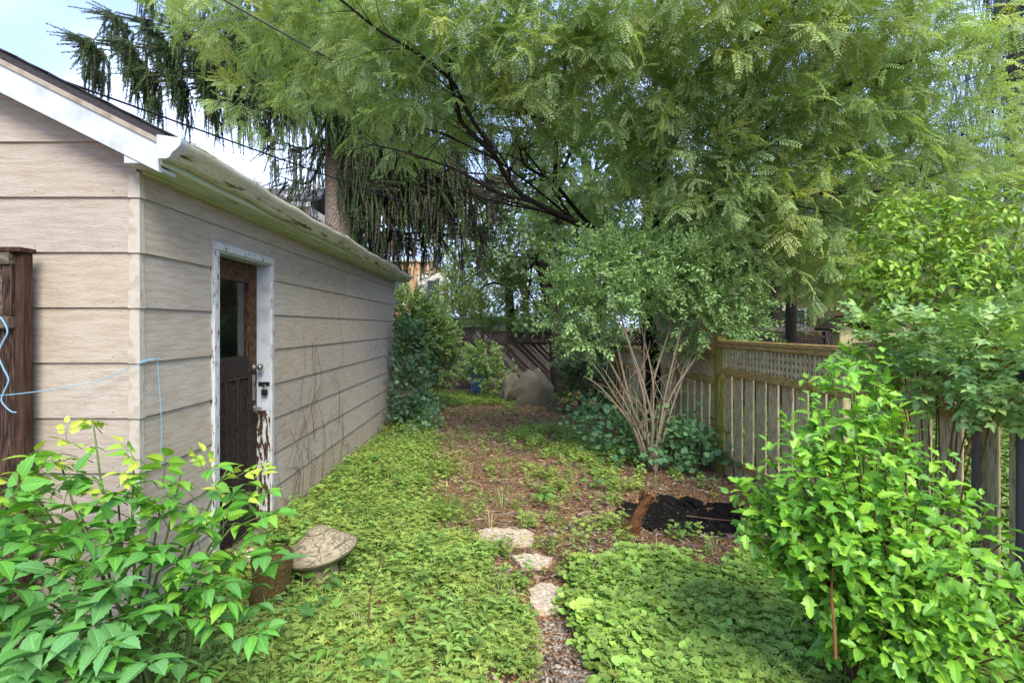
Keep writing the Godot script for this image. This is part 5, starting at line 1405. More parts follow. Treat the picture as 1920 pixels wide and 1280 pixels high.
func box_elder() -> void:
	rng.seed = 801
	var base := on(-1.5, 2.2)
	var t := thing("box_elder", "young box elder with large drooping compound leaves in the left foreground", "shrub", base)
	var meshes := [strip_mesh(0.105, 0.06, TOOTHED, 0.25, 0.3, 0.01), strip_mesh(0.115, 0.056, OVATE, 0.2, 0.45, 0.01), strip_mesh(0.095, 0.062, TOOTHED, 0.4, 0.15, 0.01)]
	var list := []
	var rach := MB.new()
	var compound := func(p: Vector3, d: Vector3, s: float, tint: int) -> void:      # stalk with five leaflets
		d = d.normalized()
		var sd := d.cross(Vector3(R(-0.25, 0.25), 1, R(-0.25, 0.25))).normalized()
		var up := sd.cross(d).normalized()
		if up.y < 0.0:
			up = -up
		var ln := 0.16 * s
		rach.tube([p, p + d * ln * 0.55 + up * 0.008, p + d * ln - up * 0.01], [0.0022, 0.0018, 0.0012], 4, false)
		for j in 5:
			var sg := 1.0 if j % 2 else -1.0
			var o := d if j == 4 else (sd * sg * R(0.8, 1.1) + d * R(0.25, 0.55)).normalized()
			var at := p + d * ln * (1.0 if j == 4 else (0.55 if j < 2 else 0.82))
			list.append([Transform3D(frame(o + Vector3(0, R(-0.35, 0.0), 0), up + rdir() * 0.25).scaled(Vector3.ONE * s * R(0.75, 1.05)), at + o * 0.01), rng.randi_range(0, 2), clampi(tint + rng.randi_range(-1, 1), 0, 5)])
	# shoots: [px, py, depth, scale, tint]
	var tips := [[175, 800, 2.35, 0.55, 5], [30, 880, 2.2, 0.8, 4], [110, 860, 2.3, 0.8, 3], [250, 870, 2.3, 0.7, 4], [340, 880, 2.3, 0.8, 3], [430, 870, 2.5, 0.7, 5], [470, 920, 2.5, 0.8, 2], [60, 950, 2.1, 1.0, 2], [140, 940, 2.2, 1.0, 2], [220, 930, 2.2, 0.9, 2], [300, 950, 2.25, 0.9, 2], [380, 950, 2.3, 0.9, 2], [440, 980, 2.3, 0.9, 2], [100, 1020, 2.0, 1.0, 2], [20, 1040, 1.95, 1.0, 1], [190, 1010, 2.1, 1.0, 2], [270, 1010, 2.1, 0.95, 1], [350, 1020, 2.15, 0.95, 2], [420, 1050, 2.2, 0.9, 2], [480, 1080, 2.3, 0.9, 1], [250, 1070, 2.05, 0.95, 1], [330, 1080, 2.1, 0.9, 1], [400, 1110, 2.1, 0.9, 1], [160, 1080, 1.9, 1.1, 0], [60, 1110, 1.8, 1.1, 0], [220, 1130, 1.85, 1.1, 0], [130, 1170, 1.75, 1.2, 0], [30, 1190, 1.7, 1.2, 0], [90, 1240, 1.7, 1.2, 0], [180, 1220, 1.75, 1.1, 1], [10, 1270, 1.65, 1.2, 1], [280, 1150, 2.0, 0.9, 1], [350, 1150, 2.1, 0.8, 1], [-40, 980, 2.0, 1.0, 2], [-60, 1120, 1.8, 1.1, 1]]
	for q in tips:
		var e := P(q[0], q[1], q[2])
		var m := base.lerp(e, 0.5) + Vector3(0, 0.12, 0)
		limb(t, "stem", [base + Vector3(R(-0.2, 0.2), -0.05, R(-0.15, 0.15)), m, e], 0.009, 0.003, M.stem_green, 5, 4)
		var away := Vector3(e.x - base.x, 0.25, e.z - base.z + 0.25)
		for k in 7:
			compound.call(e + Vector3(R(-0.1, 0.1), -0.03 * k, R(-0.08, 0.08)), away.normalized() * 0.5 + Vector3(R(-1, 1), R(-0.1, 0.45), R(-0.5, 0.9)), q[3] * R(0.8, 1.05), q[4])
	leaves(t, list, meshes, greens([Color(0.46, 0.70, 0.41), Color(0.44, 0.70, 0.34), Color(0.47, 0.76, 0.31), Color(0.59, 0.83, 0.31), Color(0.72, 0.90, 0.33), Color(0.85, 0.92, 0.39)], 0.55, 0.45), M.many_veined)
	part(t, "leaf_stalks", rach.mesh(), M.stem_green).set_meta("kind", "stuff")

# ---------------------------------------------------------------- things lying about the yard
func rough_stone(c: Vector3, r: Vector3, seed_: float, rough := 0.12, flat_top := 0.0) -> MB:
	var mb := MB.new()
	var rows := []
	for i in 17:
		var la := PI * (i / 16.0 - 0.5)
		var row := []
		for k in 29:
			var lo := TAU * k / 28.0
			var d := Vector3(cos(la) * cos(lo), sin(la), cos(la) * sin(lo))
			var s := 1.0 + rough * noise.get_noise_3dv(d * 1.4 + Vector3.ONE * seed_) * 2.0 + rough * 0.7 * noise.get_noise_3dv(d * 3.6 + Vector3.ONE * seed_) + rough * 0.3 * noise.get_noise_3dv(d * 9.0)
			var p := Vector3(d.x * r.x, d.y * r.y, d.z * r.z) * s
			if flat_top > 0.0:
				p.y = minf(p.y, flat_top + 0.008 * noise.get_noise_3dv(p * 12.0))
			row.append(c + p)
		rows.append(row)
	mb.grid(rows, Vector3.UP, c)
	return mb
func slab(called: String, label: String, outline: Array, top: float) -> void:
	var mid := Vector2.ZERO
	for q in outline:
		mid += q / outline.size()
	var edge := []
	var m := outline.size()
	for i in m:
		var a: Vector2 = outline[i]
		var b: Vector2 = outline[(i + 1) % m]
		for k in 8:
			var p: Vector2 = a.lerp(b, k / 8.0).lerp(a.cubic_interpolate(b, outline[(i + m - 1) % m], outline[(i + 2) % m], k / 8.0), 0.75)
			edge.append(p + (p - mid).normalized() * 0.035 * noise.get_noise_2d(p.x * 14.0, p.y * 14.0))
	edge.append(edge[0])
	var h := height(mid.x, mid.y) + top
	var rows := []
	for q in [[1.0, -0.08], [1.0, -0.008], [0.985, -0.001], [0.96, 0.0], [0.7, 0.003], [0.35, 0.002], [0.02, 0.002]]:
		var row := []
		for p in edge:
			var w: Vector2 = mid + (p - mid) * q[0]
			row.append(Vector3(w.x, h + q[1] + 0.012 * noise.get_noise_2d(w.x * 9.0, w.y * 9.0), -w.y))
		rows.append(row)
	var mb := MB.new()
	mb.grid(rows, Vector3.UP)
	single(called, mb, M.slab, label, "paving stone", "stepping stones in the path")
func carved() -> ImageTexture:        # heights of the lantern cap: incised roof tiles and a twig, round the cap (u) and from rim to top (v)
	var im := Image.create(1024, 256, false, Image.FORMAT_L8)
	im.fill(Color(0.8, 0.8, 0.8))
	var ln := func(a: Vector2, b: Vector2) -> void:
		var n := int(a.distance_to(b)) + 1
		for k in n:
			var p := a.lerp(b, float(k) / n)
			im.fill_rect(Rect2i(int(p.x) % 1022, clampi(int(p.y), 0, 253), 3, 3), Color(0.1, 0.1, 0.1))
	rng.seed = 33
	for s in 6:
		var x := s * 170 + 20
		if s % 2 == 0:
			for j in 4:
				ln.call(Vector2(x, 60 + j * 36), Vector2(x + 90, 60 + j * 36))
				for k in 4:
					ln.call(Vector2(x + k * 26 + (j % 2) * 12, 60 + j * 36), Vector2(x + k * 26 + (j % 2) * 12, 96 + j * 36))
		else:
			ln.call(Vector2(x, 200), Vector2(x + 100, 60))
			for k in 6:
				var p := Vector2(x, 200).lerp(Vector2(x + 100, 60), k / 6.0 + 0.1)
				ln.call(p, p + Vector2(40, R(-10, 30))); ln.call(p, p + Vector2(R(-20, 10), -44))
	return ImageTexture.create_from_image(im)
func yard_things() -> void:
	# stone lantern, fallen to pieces
	var tilt := Basis(Vector3.BACK, 0.17) * Basis(Vector3.RIGHT, 0.03)
	var lan := thing("stone_lantern", "grey carved stone lantern with its cap lying tilted in the ground cover", "lantern", Vector3(-1.13, 0, -3.42))
	var mb := MB.new()
	mb.lathe([Vector2(0.02, -0.022), Vector2(0.16, -0.030), Vector2(0.205, -0.022), Vector2(0.222, -0.004), Vector2(0.226, 0.006), Vector2(0.222, 0.016), Vector2(0.20, 0.032), Vector2(0.165, 0.060), Vector2(0.12, 0.093), Vector2(0.085, 0.114), Vector2(0.055, 0.124)], 48, Transform3D(tilt, Vector3(-1.13, 0.22, -3.40)))
	var cm := worn(Color(0.76, 0.735, 0.67), M.stone.albedo_texture, Vector3.ONE)
	cm.uv1_triplanar = false; cm.uv1_scale = Vector3.ONE
	cm.heightmap_enabled = true; cm.heightmap_texture = carved(); cm.heightmap_scale = 1.4
	part(lan, "cap", mb.mesh(), cm)
	mb = MB.new()
	mb.lathe([Vector2(0.060, 0.120), Vector2(0.068, 0.130), Vector2(0.064, 0.142), Vector2(0.045, 0.152), Vector2(0.0, 0.157)], 28, Transform3D(tilt, Vector3(-1.13, 0.22, -3.40)))
	part(lan, "finial", mb.mesh(), M.stone)
	mb = MB.new()
	mb.lathe([Vector2(0.0, 0.0), Vector2(0.12, 0.0), Vector2(0.125, 0.02), Vector2(0.115, 0.16), Vector2(0.12, 0.185), Vector2(0.0, 0.19)], 24, Transform3D(tilt * Basis(Vector3.UP, 0.3), Vector3(-1.13, 0.0, -3.40)))
	part(lan, "drum", mb.mesh(), M.stone)
	mb = MB.new()
	mb.lathe([Vector2(0.0, -0.1), Vector2(0.125, -0.1), Vector2(0.12, 0.06), Vector2(0.105, 0.16), Vector2(0.11, 0.24), Vector2(0.12, 0.30), Vector2(0.105, 0.335), Vector2(0.06, 0.35), Vector2(0.0, 0.352)], 26, Transform3D(Basis(Vector3.BACK, -0.03), Vector3(-1.33, 0.0, -3.12)))
	single("stone_pedestal", mb, M.mossy_stone, "mossy brown stone pedestal standing left of the lantern cap", "pedestal")
	single("stone", rough_stone(Vector3(-1.62, 0.13, -3.52), Vector3(0.055, 0.05, 0.05), 3.0, 0.2), M.slab, "small white stone by the door sill behind the lantern", "stone")
	# boulder and its neighbour, blue bin
	single("boulder", rough_stone(Vector3(0.78, 0.10, -11.75), Vector3(0.46, 0.54, 0.40), 11.0, 0.19), M.boulder, "large rounded grey boulder at the end of the path", "boulder")
	single("boulder", rough_stone(Vector3(0.36, 0.05, -12.1), Vector3(0.36, 0.46, 0.36), 21.0, 0.24), M.boulder, "smaller shaded boulder half hidden behind the large one", "boulder")
	var bin := thing("recycling_bin", "small blue plastic bin before the back fence", "bin", Vector3(-0.5, 0, -13.3))
	mb = MB.new()
	mb.box(Vector3(-0.5, 0.27, -13.3), Vector3(0.34, 0.66, 0.32), Basis(), 0.03)
	part(bin, "body", mb.mesh(), M.blue_bin)
	mb = MB.new()
	mb.box(Vector3(-0.5, 0.625, -13.3), Vector3(0.40, 0.05, 0.38), Basis(), 0.02)
	part(bin, "rim", mb.mesh(), M.blue_bin)
	# stepping stones
	slab("paving_stone", "pale rectangular paving stone furthest along the path", [Vector2(-0.14, 3.98), Vector2(0.05, 3.96), Vector2(0.24, 3.97), Vector2(0.27, 4.10), Vector2(0.25, 4.24), Vector2(0.03, 4.26), Vector2(-0.15, 4.25), Vector2(-0.16, 4.1)], 0.03)
	slab("paving_stone", "small three-cornered paving stone between the two larger ones", [Vector2(0.16, 3.56), Vector2(0.30, 3.56), Vector2(0.38, 3.70), Vector2(0.24, 3.75), Vector2(0.10, 3.73)], 0.025)
	slab("paving_stone", "rounded pale paving stone nearest the camera", [Vector2(0.19, 3.08), Vector2(0.29, 3.04), Vector2(0.40, 3.13), Vector2(0.41, 3.27), Vector2(0.33, 3.35), Vector2(0.21, 3.33)], 0.025)
	# split stump leaning over the hollow: a bundle of splintered fibres
	rng.seed = 901
	var stump := thing("tree_stump", "broken orange-brown stump leaning over the black soil", "stump", Vector3(1.06, 0, -4.22))
	mb = MB.new()
	var ax := spline([Vector3(1.03, -0.10, -4.20), Vector3(1.07, 0.02, -4.23), Vector3(1.11, 0.12, -4.26), Vector3(1.17, 0.20, -4.30), Vector3(1.21, 0.28, -4.32)], 6)
	var rows := []
	for i in ax.size():
		var t := float(i) / (ax.size() - 1)
		var dir: Vector3 = (ax[mini(i + 1, ax.size() - 1)] - ax[maxi(i - 1, 0)]).normalized()
		var sx := dir.cross(Vector3.BACK).normalized()
		var sy := dir.cross(sx)
		var row := []
		for k in 33:
			var a := TAU * k / 32.0 + t * 0.8
			var ridge := absf(noise.get_noise_2d(cos(a) * 3.0 + 5.0, sin(a) * 3.0 + t * 0.7))
			var r := lerpf(0.085, 0.042, smoothstep(0.0, 0.5, t)) * (0.72 + 1.0 * ridge) + 0.018 * smoothstep(0.7, 1.0, t)
			var jag := 0.07 * t * t * t * noise.get_noise_2d(cos(a) * 5.0, sin(a) * 5.0 + 20.0)
			row.append(ax[i] + (sx * cos(a) + sy * sin(a)) * r + dir * jag)
		rows.append(row)
	var last := []
	for k in 33:
		last.append(ax[-1] - (ax[-1] - ax[-3]) * 0.6 + (rows[-1][k] - ax[-1]) * 0.12)
	rows.append(last)
	mb.grid(rows, Vector3.UP, ax[10])
	part(stump, "stub", mb.mesh(), M.rotten)
	for k in 5:
		var p := Vector3(1.05, -0.01, -4.21)
		var e: Vector3 = [Vector3(0.96, 0.13, -4.2), Vector3(0.99, 0.17, -4.25), Vector3(1.2, -0.04, -4.1), Vector3(0.9, -0.01, -4.13), Vector3(1.27, 0.25, -4.31)][k]
		limb(stump, "root", [p if k < 4 else Vector3(1.16, 0.18, -4.29), p.lerp(e, 0.5) + rdir() * 0.012 if k < 4 else Vector3(1.22, 0.22, -4.30), e], 0.013, 0.004, M.rotten, 6, 3)
	# cut stubs and a rotten stick in the foreground
	for q in [[P(705, 1140, 2.95), Vector3(0.01, 0.14, 0), 0.016, "short upright cut stub with pale top in the ground cover"], [P(582, 1165, 2.85), Vector3(-0.02, 0.10, 0), 0.018, "dark cut stub below the lantern cap"]]:
		mb = MB.new()
		var b: Vector3 = q[0]
		b.y = height(b.x, -b.z) - 0.03
		mb.tube([b, b + q[1] * 0.6, b + q[1]], [q[2], q[2] * 0.95, q[2] * 0.9], 9)
		single("cut_stub", mb, M.rotten, q[3], "stub")
	mb = MB.new()
	mb.tube(spline([on(-0.60, 2.60, 0.01), on(-0.50, 2.70, 0.09), on(-0.44, 2.80, 0.12)], 5), taper(11, 0.02, 0.012, 0.3), 7)
	mb.tube(spline([on(-0.54, 2.66, 0.05), on(-0.42, 2.72, 0.10)], 5), taper(6, 0.012, 0.006, 0.3), 6)
	single("broken_stick", mb, M.rotten, "rotten broken stick in the ground cover near the camera", "stick")
	mb = MB.new()
	mb.tube(spline([P(690, 1190, 2.75), P(695, 1110, 2.8), P(715, 1050, 2.85)], 5), taper(11, 0.005, 0.003), 6)
	single("dry_stalk", mb, M.stem_brown, "thin dark dry stalk leaning right of the lantern cap", "stalk")
	# loose sticks
	var sticks := [[Vector2(1.42, 4.42), Vector2(1.95, 4.30), "pale stick along the near rim of the black soil"], [Vector2(1.30, 4.55), Vector2(1.55, 4.50), "short pale stick lying in the black soil"], [Vector2(-0.30, 4.45), Vector2(-0.05, 4.28), "dark twig on the mulch left of the far paving stone"], [Vector2(0.06, 3.88), Vector2(0.24, 3.80), "twig between the far and the small paving stone"], [Vector2(1.75, 4.95), Vector2(2.25, 4.65), "long stick at the right rim of the black soil"], [Vector2(0.95, 8.6), Vector2(2.0, 8.4), "long stick lying across the mulch below the fence"]]
	for s in sticks:
		mb = MB.new()
		var a: Vector2 = s[0]
		var b: Vector2 = s[1]
		var m := a.lerp(b, 0.5) + Vector2(R(-0.02, 0.02), R(-0.02, 0.02))
		mb.tube(spline([on(a.x, a.y, 0.02), on(m.x, m.y, 0.035), on(b.x, b.y, 0.025)], 4), taper(9, 0.008, 0.004, 0.2), 6)
		single("stick", mb, M.twig, s[2], "stick", "loose sticks on the ground")
	gate()
	# leafless vine on the garage wall
	var v := thing("dead_vine", "bare brown vine stems climbing the siding right of the door", "vine", Vector3(-1.8, 0, -4.8))
	rng.seed = 915
	for k in 18:
		var d := R(4.5, 6.6) if k > 7 else R(4.6, 5.6)
		var y0 := 0.0 if k < 14 else R(0.3, 1.0)
		var pts := [Vector3(-1.818, y0, -d)]
		for j in 5:
			pts.append(Vector3(-1.824 + R(0, 0.014), y0 + (j + 1) * R(0.13, 0.26), -d + R(-0.09, 0.09) * (j + 1)))
		limb(v, "stem", pts, R(0.0018, 0.0034), 0.0008, M.stem_brown, 5, 3)
	# blue cord: over the gate, along the front wall and down the corner
	mb = MB.new()
	var r1 := spline([P(-60, 742, 2.545), P(0, 741, 2.545), P(60, 735, 2.55), P(120, 726, 2.62), P(190, 712, 2.68), P(255, 684, 2.685), P(275, 676, 2.68)], 6)
	mb.tube(r1, taper(r1.size(), 0.0026, 0.002), 6)
	var r2 := spline([Vector3(-1.800, 1.478, -2.72), Vector3(-1.798, 1.478, -2.80), Vector3(-1.800, 1.42, -2.82), Vector3(-1.798, 1.2, -2.84), Vector3(-1.802, 1.05, -2.85), Vector3(-1.80, 0.90, -2.84)], 6)
	mb.tube(r2, taper(r2.size(), 0.0024, 0.0016), 6)
	mb.tube(spline([P(262, 680, 2.685), Vector3(-1.800, 1.478, -2.72), P(300, 672, 2.80)], 5), taper(11, 0.0035, 0.0025), 6)
	single("blue_cord", mb, M.rope, "light blue cord strung along the siding and down the garage corner", "cord")
	mb = MB.new()
	var r3 := spline([P(-8, 590, 2.53), P(4, 600, 2.53), P(13, 622, 2.53), P(2, 645, 2.53), P(-4, 665, 2.53), P(5, 690, 2.53), P(15, 712, 2.53), P(6, 735, 2.53), P(2, 752, 2.53), P(18, 770, 2.53), P(30, 773, 2.53)], 5)
	mb.tube(r3, taper(r3.size(), 0.004, 0.003), 6)
	single("blue_cord", mb, M.rope, "light blue cord hanging in loops on the dark gate", "cord")

func gate() -> void:
	var g := thing("wooden_gate", "dark weathered wooden gate with lattice top at the left edge", "gate", Vector3(-2.9, 0, -2.6))
	part(g, "post", boxm(Vector3(-2.360, -0.1, -2.66), Vector3(-2.320, 2.01, -2.60), 0.004), M.gate_red)
	part(g, "post_cap", boxm(Vector3(-2.43, 2.011, -2.67), Vector3(-2.31, 2.035, -2.57), 0.004), M.gate_red)
	part(g, "top_rail", boxm(Vector3(-3.45, 1.95, -2.63), Vector3(-2.3605, 2.008, -2.565), 0.004), M.gate_grey)
	part(g, "stile", boxm(Vector3(-2.405, 1.70, -2.63), Vector3(-2.3605, 1.949, -2.58), 0.003), M.gate)
	part(g, "middle_rail", boxm(Vector3(-3.45, 1.64, -2.64), Vector3(-2.3605, 1.699, -2.56), 0.004), M.gate_grey)
	for k in 9:
		part(g, "lattice_slat", boxm(Vector3(-2.452 - k * 0.115, 1.70, -2.603), Vector3(-2.414 - k * 0.115, 1.949, -2.595), 0.002), M.gate_grey)
	for k in 3:
		part(g, "lattice_slat", boxm(Vector3(-3.45, 1.735 + k * 0.075, -2.612), Vector3(-2.406, 1.77 + k * 0.075, -2.604), 0.002), M.gate)
	for k in 8:
		part(g, "board", boxm(Vector3(-2.499 - k * 0.142, 0.08, -2.625), Vector3(-2.363 - k * 0.142, 1.639, -2.60), 0.004), M.gate)

# ---------------------------------------------------------------- ground cover
func left_edge(d: float) -> float:          # where the lush strip along the garage ends
	var k := [[0.0, 0.2], [2.4, 0.12], [3.3, 0.10], [3.9, -0.20], [4.3, -0.50], [5.5, -0.70], [7.0, -0.82], [8.5, -1.08], [10.0, -1.35], [30.0, -1.4]]
	for i in k.size() - 1:
		if d < k[i + 1][0]:
			return lerpf(k[i][1], k[i + 1][1], (d - k[i][0]) / (k[i + 1][0] - k[i][0]))
	return -1.4
func on_stone(x: float, d: float) -> bool:
	return (x > -0.20 and x < 0.31 and d > 3.93 and d < 4.28) or (x > 0.10 and x < 0.41 and d > 3.53 and d < 3.77) or (x > 0.17 and x < 0.42 and d > 3.04 and d < 3.36) or (x > 0.13 + 0.02 * d and x < 0.42 and d < 2.95)
func ell(x: float, d: float, cx: float, cd: float, rx: float, rd: float) -> float:
	return 1.0 - smoothstep(0.6, 1.15, Vector2((x - cx) / rx, (d - cd) / rd).length())
func cover_left(x: float, d: float) -> float:
	var n := noise.get_noise_2d(x * 1.6 + 20.0, d * 1.6)
	var f := 1.0 - smoothstep(-0.28, 0.22, x - left_edge(d) + n * 0.45)
	f *= 0.22 + 0.78 * smoothstep(-0.38, 0.05, noise.get_noise_2d(x * 3.4 + 90.0, d * 3.4))
	f = maxf(f, 0.6 * ell(x, d, 0.75, 7.9, 0.65, 1.1) * smoothstep(-0.4, 0.2, n + 0.15))
	f = maxf(f, 0.8 * ell(x, d, 1.35, 6.8, 0.8, 0.5))
	f = maxf(f, 0.9 * ell(x, d, -0.8, 12.3, 2.2, 1.0))
	f = maxf(f, 0.45 * ell(x, d, 0.9, 5.7, 0.5, 0.9) * smoothstep(-0.1, 0.3, n))
	f = maxf(f, 0.22 * smoothstep(0.22, 0.5, noise.get_noise_2d(x * 2.6, d * 2.6 + 9.0)))
	return maxf(f, 0.02)
func cover_right(x: float, d: float) -> float:
	var n := noise.get_noise_2d(x * 1.7, d * 1.7 + 60.0)
	return (0.55 + 0.45 * smoothstep(-0.35, 0.0, noise.get_noise_2d(x * 3.0 + 5.0, d * 3.0))) * (1.0 - smoothstep(3.42, 3.78, d + n * 0.35 + 0.25 * maxf(0.0, x - 1.6))) * smoothstep(0.30, 0.55, x - 0.02 * d + n * 0.25)
func ground_cover() -> void:
	rng.seed = 1001
	var lacy := []
	for v in 3:
		var mb := MB.new()
		for k in 9:
			var a := k * 2.4 + v
			var r := R(0.01, 0.075)
			var tip := Vector3(cos(a) * r, R(0.03, 0.10), sin(a) * r)
			mb.tube([Vector3(cos(a) * r * 0.2, 0, sin(a) * r * 0.2), tip], [0.0012, 0.0009], 3, false)
			mb.star(Transform3D(frame(Vector3(cos(a), R(-0.4, 0.2), sin(a)), Vector3(R(-0.3, 0.3), 1, R(-0.3, 0.3))), tip), LACY, R(0.018, 0.032), R(-0.2, 0.35), 0.6)
		lacy.append(mb.mesh())
	var roundl := []
	for v in 3:
		var mb := MB.new()
		for k in 8:
			var a := k * 2.4 + v
			var r := R(0.005, 0.07)
			var tip := Vector3(cos(a) * r, R(0.015, 0.085), sin(a) * r)
			mb.tube([Vector3(cos(a) * r * 0.4, 0, sin(a) * r * 0.4), tip], [0.0012, 0.0009], 3, false)
			mb.star(Transform3D(frame(Vector3(cos(a), R(-0.3, 0.2), sin(a)), Vector3(R(-0.35, 0.35), 1, R(-0.35, 0.35))), tip), ROUND, R(0.015, 0.029), R(0.0, 0.5), 0.8)
		roundl.append(mb.mesh())
	var nettle := []
	for v in 2:
		var mb := MB.new()
		mb.tube([Vector3.ZERO, Vector3(0.01, 0.13, 0)], [0.002, 0.0012], 3, false)
		for k in 10:
			var a := (k % 2) * PI + (k / 2) * 1.57
			mb.leaf_small(Transform3D(frame(Vector3(cos(a), R(-0.2, 0.2), sin(a)), Vector3(0, 1, 0)), Vector3(0.005, 0.02 + 0.012 * k, 0)), R(0.035, 0.05), 0.012, 0.3, 0.2)
		nettle.append(mb.mesh())
	var L := [[], [], []]
	var Lc := [[], [], []]
	var Rr := [[], [], []]
	var Rc := [[], [], []]
	var N := [[], []]
	var Nc := [[], []]
	for i in 66000:
		# more samples near the camera, where the pieces show
		var d := 1.7 + 12.0 * pow(R(), 2.0)
		var x := R(-1.80, 3.9) if d < 9.4 else R(-3.4, 3.0)
		if d < 2.9 and x < -2.0:
			continue
		if absf(x - fx(d)) < 0.06 or on_stone(x, d) or Vector2((x - 1.68) / 0.60, (d - 4.72) / 0.48).length() < 1.0:
			continue
		if Vector2(x + 1.33, d - 3.12).length() < 0.12 or (x < -1.79 and d > 2.6):
			continue
		var cr := cover_right(x, d)
		if x > fx(d) and d > 2.6:
			cr = 0.0
		var cl := cover_left(x, d) * (1.0 - cr) if x < fx(d) else 0.9
		var u := R()
		var b := Basis(Vector3.UP, R(0, TAU)) * Basis(Vector3.RIGHT, R(-0.15, 0.15))
		var g := R(0.65, 1.2)
		if u < cr:
			var k := i % 3
			g = R(0.6, 1.2)
			Rr[k].append(Transform3D((b * Basis(Vector3.BACK, R(-0.4, 0.4))).scaled(Vector3.ONE * R(0.55, 1.3)), on(x, d)))
			Rc[k].append(Color(0.31 * g + R(0, 0.09), 0.55 * g, 0.11 * g))
			if R() < 0.12:
				L[k].append(Transform3D(b.scaled(Vector3.ONE * R(0.9, 1.5)), on(x + 0.03, d)))
				Lc[k].append(Color(0.30 * g, 0.45 * g, 0.10 * g))
		elif u < cr + cl:
			var pat := noise.get_noise_2d(x * 1.1 + 70.0, d * 1.1)
			if R() < 0.25 + 0.5 * smoothstep(-0.25, 0.35, pat) + (0.15 if x < -0.9 or d > 6.5 else 0.0):
				var k := i % 2
				N[k].append(Transform3D(b.scaled(Vector3.ONE * (R(0.35, 0.85) if R() < 0.93 else R(1.0, 1.6))), on(x, d)))
				Nc[k].append(Color(0.20 * g + R(0, 0.04), 0.38 * g, 0.085 * g))
			else:
				var k := i % 3
				L[k].append(Transform3D(b.scaled(Vector3.ONE * R(0.7, 1.3)), on(x, d)))
				Lc[k].append(Color(0.29 * g + R(0, 0.07), 0.45 * g, 0.10 * g))
	for i in 6000:                                   # rank growth in the yard next door
		var d := R(2.2, 11.0)
		var x := fx(d) + 0.12 + 5.0 * pow(R(), 1.3)
		var g := R(0.6, 1.2)
		N[i % 2].append(Transform3D(Basis(Vector3.UP, R(0, TAU)).scaled(Vector3.ONE * R(1.2, 2.8)), on(x, d)))
		Nc[i % 2].append(Color(0.18 * g + R(0, 0.05), 0.33 * g, 0.08 * g))
	var cov := Node3D.new()
	cov.name = "ground_cover"
	add_child(cov)
	cov.set_meta("label", "low green weeds carpeting the ground along the garage and path")
	cov.set_meta("category", "ground cover"); cov.set_meta("kind", "stuff")
	for k in 3:
		many(cov, "lacy_weeds", lacy[k], M.weed, L[k], Lc[k])
	for k in 2:
		many(cov, "nettles", nettle[k], M.weed, N[k], Nc[k])
	var ivy := Node3D.new()
	ivy.name = "ground_ivy"
	add_child(ivy)
	ivy.set_meta("label", "carpet of round scalloped ground ivy leaves in the right foreground")
	ivy.set_meta("category", "ground cover"); ivy.set_meta("kind", "stuff")
	for k in 3:
		many(ivy, "round_leaves", roundl[k], M.weed, Rr[k], Rc[k])
	# wood chips and dead leaves
	var chip := []
	for v in 3:
		var mb := MB.new()
		var l: float = [0.028, 0.02, 0.04][v]
		var w: float = [0.007, 0.009, 0.004][v]
		var a := [Vector3(-l, 0, -w), Vector3(l * 0.9, 0.001, -w * 0.6), Vector3(l, 0.003, w), Vector3(-l * 0.8, 0.001, w * 0.8)]
		var h := Vector3(0, 0.005, 0)
		mb.face([a[0] + h, a[1] + h, a[2] + h, a[3] + h], Vector3.UP)
		for k in 4:
			mb.face([a[k], a[(k + 1) % 4], a[(k + 1) % 4] + h, a[k] + h], (a[k] + a[(k + 1) % 4]) * 0.5)
		chip.append(mb.mesh())
	var C := [[], [], []]
	var Cc := [[], [], []]
	for i in 30000:
		var d := 1.8 + 10.5 * pow(R(), 1.5)
		var x := R(-1.5, 2.6)
		if x > fx(d) or on_stone(x, d) and d > 2.95:
			continue
		if Vector2((x - 1.68) / 0.62, (d - 4.72) / 0.5).length() < 1.0 and R() < 0.88:
			continue
		if maxf(cover_left(x, d), cover_right(x, d)) > 0.6 and R() < 0.8:
			continue
		var k := i % 3
		C[k].append(Transform3D((Basis(Vector3.UP, R(0, TAU)) * Basis(Vector3.RIGHT, R(-0.4, 0.4)) * Basis(Vector3.BACK, R(-0.3, 0.3))).scaled(Vector3.ONE * R(0.4, 1.1)), on(x, d, 0.003)))
		var g := pow(R(0.25, 1.0), 1.6)
		Cc[k].append(Color(0.46 * g, 0.335 * g, 0.235 * g) if R() < 0.8 else Color(0.5 * g, 0.44 * g, 0.36 * g))
	var mul := Node3D.new()
	mul.name = "wood_chips"
	add_child(mul)
	mul.set_meta("label", "brown wood chips and bits of bark strewn over the path")
	mul.set_meta("category", "mulch"); mul.set_meta("kind", "stuff")
	for k in 3:
		many(mul, "chips", chip[k], M.litter, C[k], Cc[k])
	# fallen dead leaves on the weeds and the path
	var dl := strip_mesh(0.045, 0.022, OVATE, 0.5, 0.5)
	var D := []
	var Dc := []
	for i in 1500:
		var d := 1.9 + 9.0 * pow(R(), 1.6)
		var x := R(-1.7, 2.4)
		if x > fx(d) or on_stone(x, d) and R() < 0.8:
			continue
		var g := R(0.4, 1.0)
		D.append(Transform3D((Basis(Vector3.UP, R(0, TAU)) * Basis(Vector3.RIGHT, -PI / 2 + R(-0.5, 0.5))).scaled(Vector3.ONE * R(0.5, 1.1)), on(x, d, 0.01 + 0.05 * cover_left(x, d) * R())))
		Dc.append(Color(0.36 * g, 0.25 * g, 0.15 * g) if R() < 0.75 else Color(0.50 * g, 0.42 * g, 0.20 * g))
	many(mul, "dead_leaves", dl, M.litter, D, Dc)
	# gravel at the near end of the path
	var peb := MB.new()
	peb = rough_stone(Vector3.ZERO, Vector3(0.012, 0.007, 0.010), 5.0, 0.25)
	var X := []
	var Xc := []
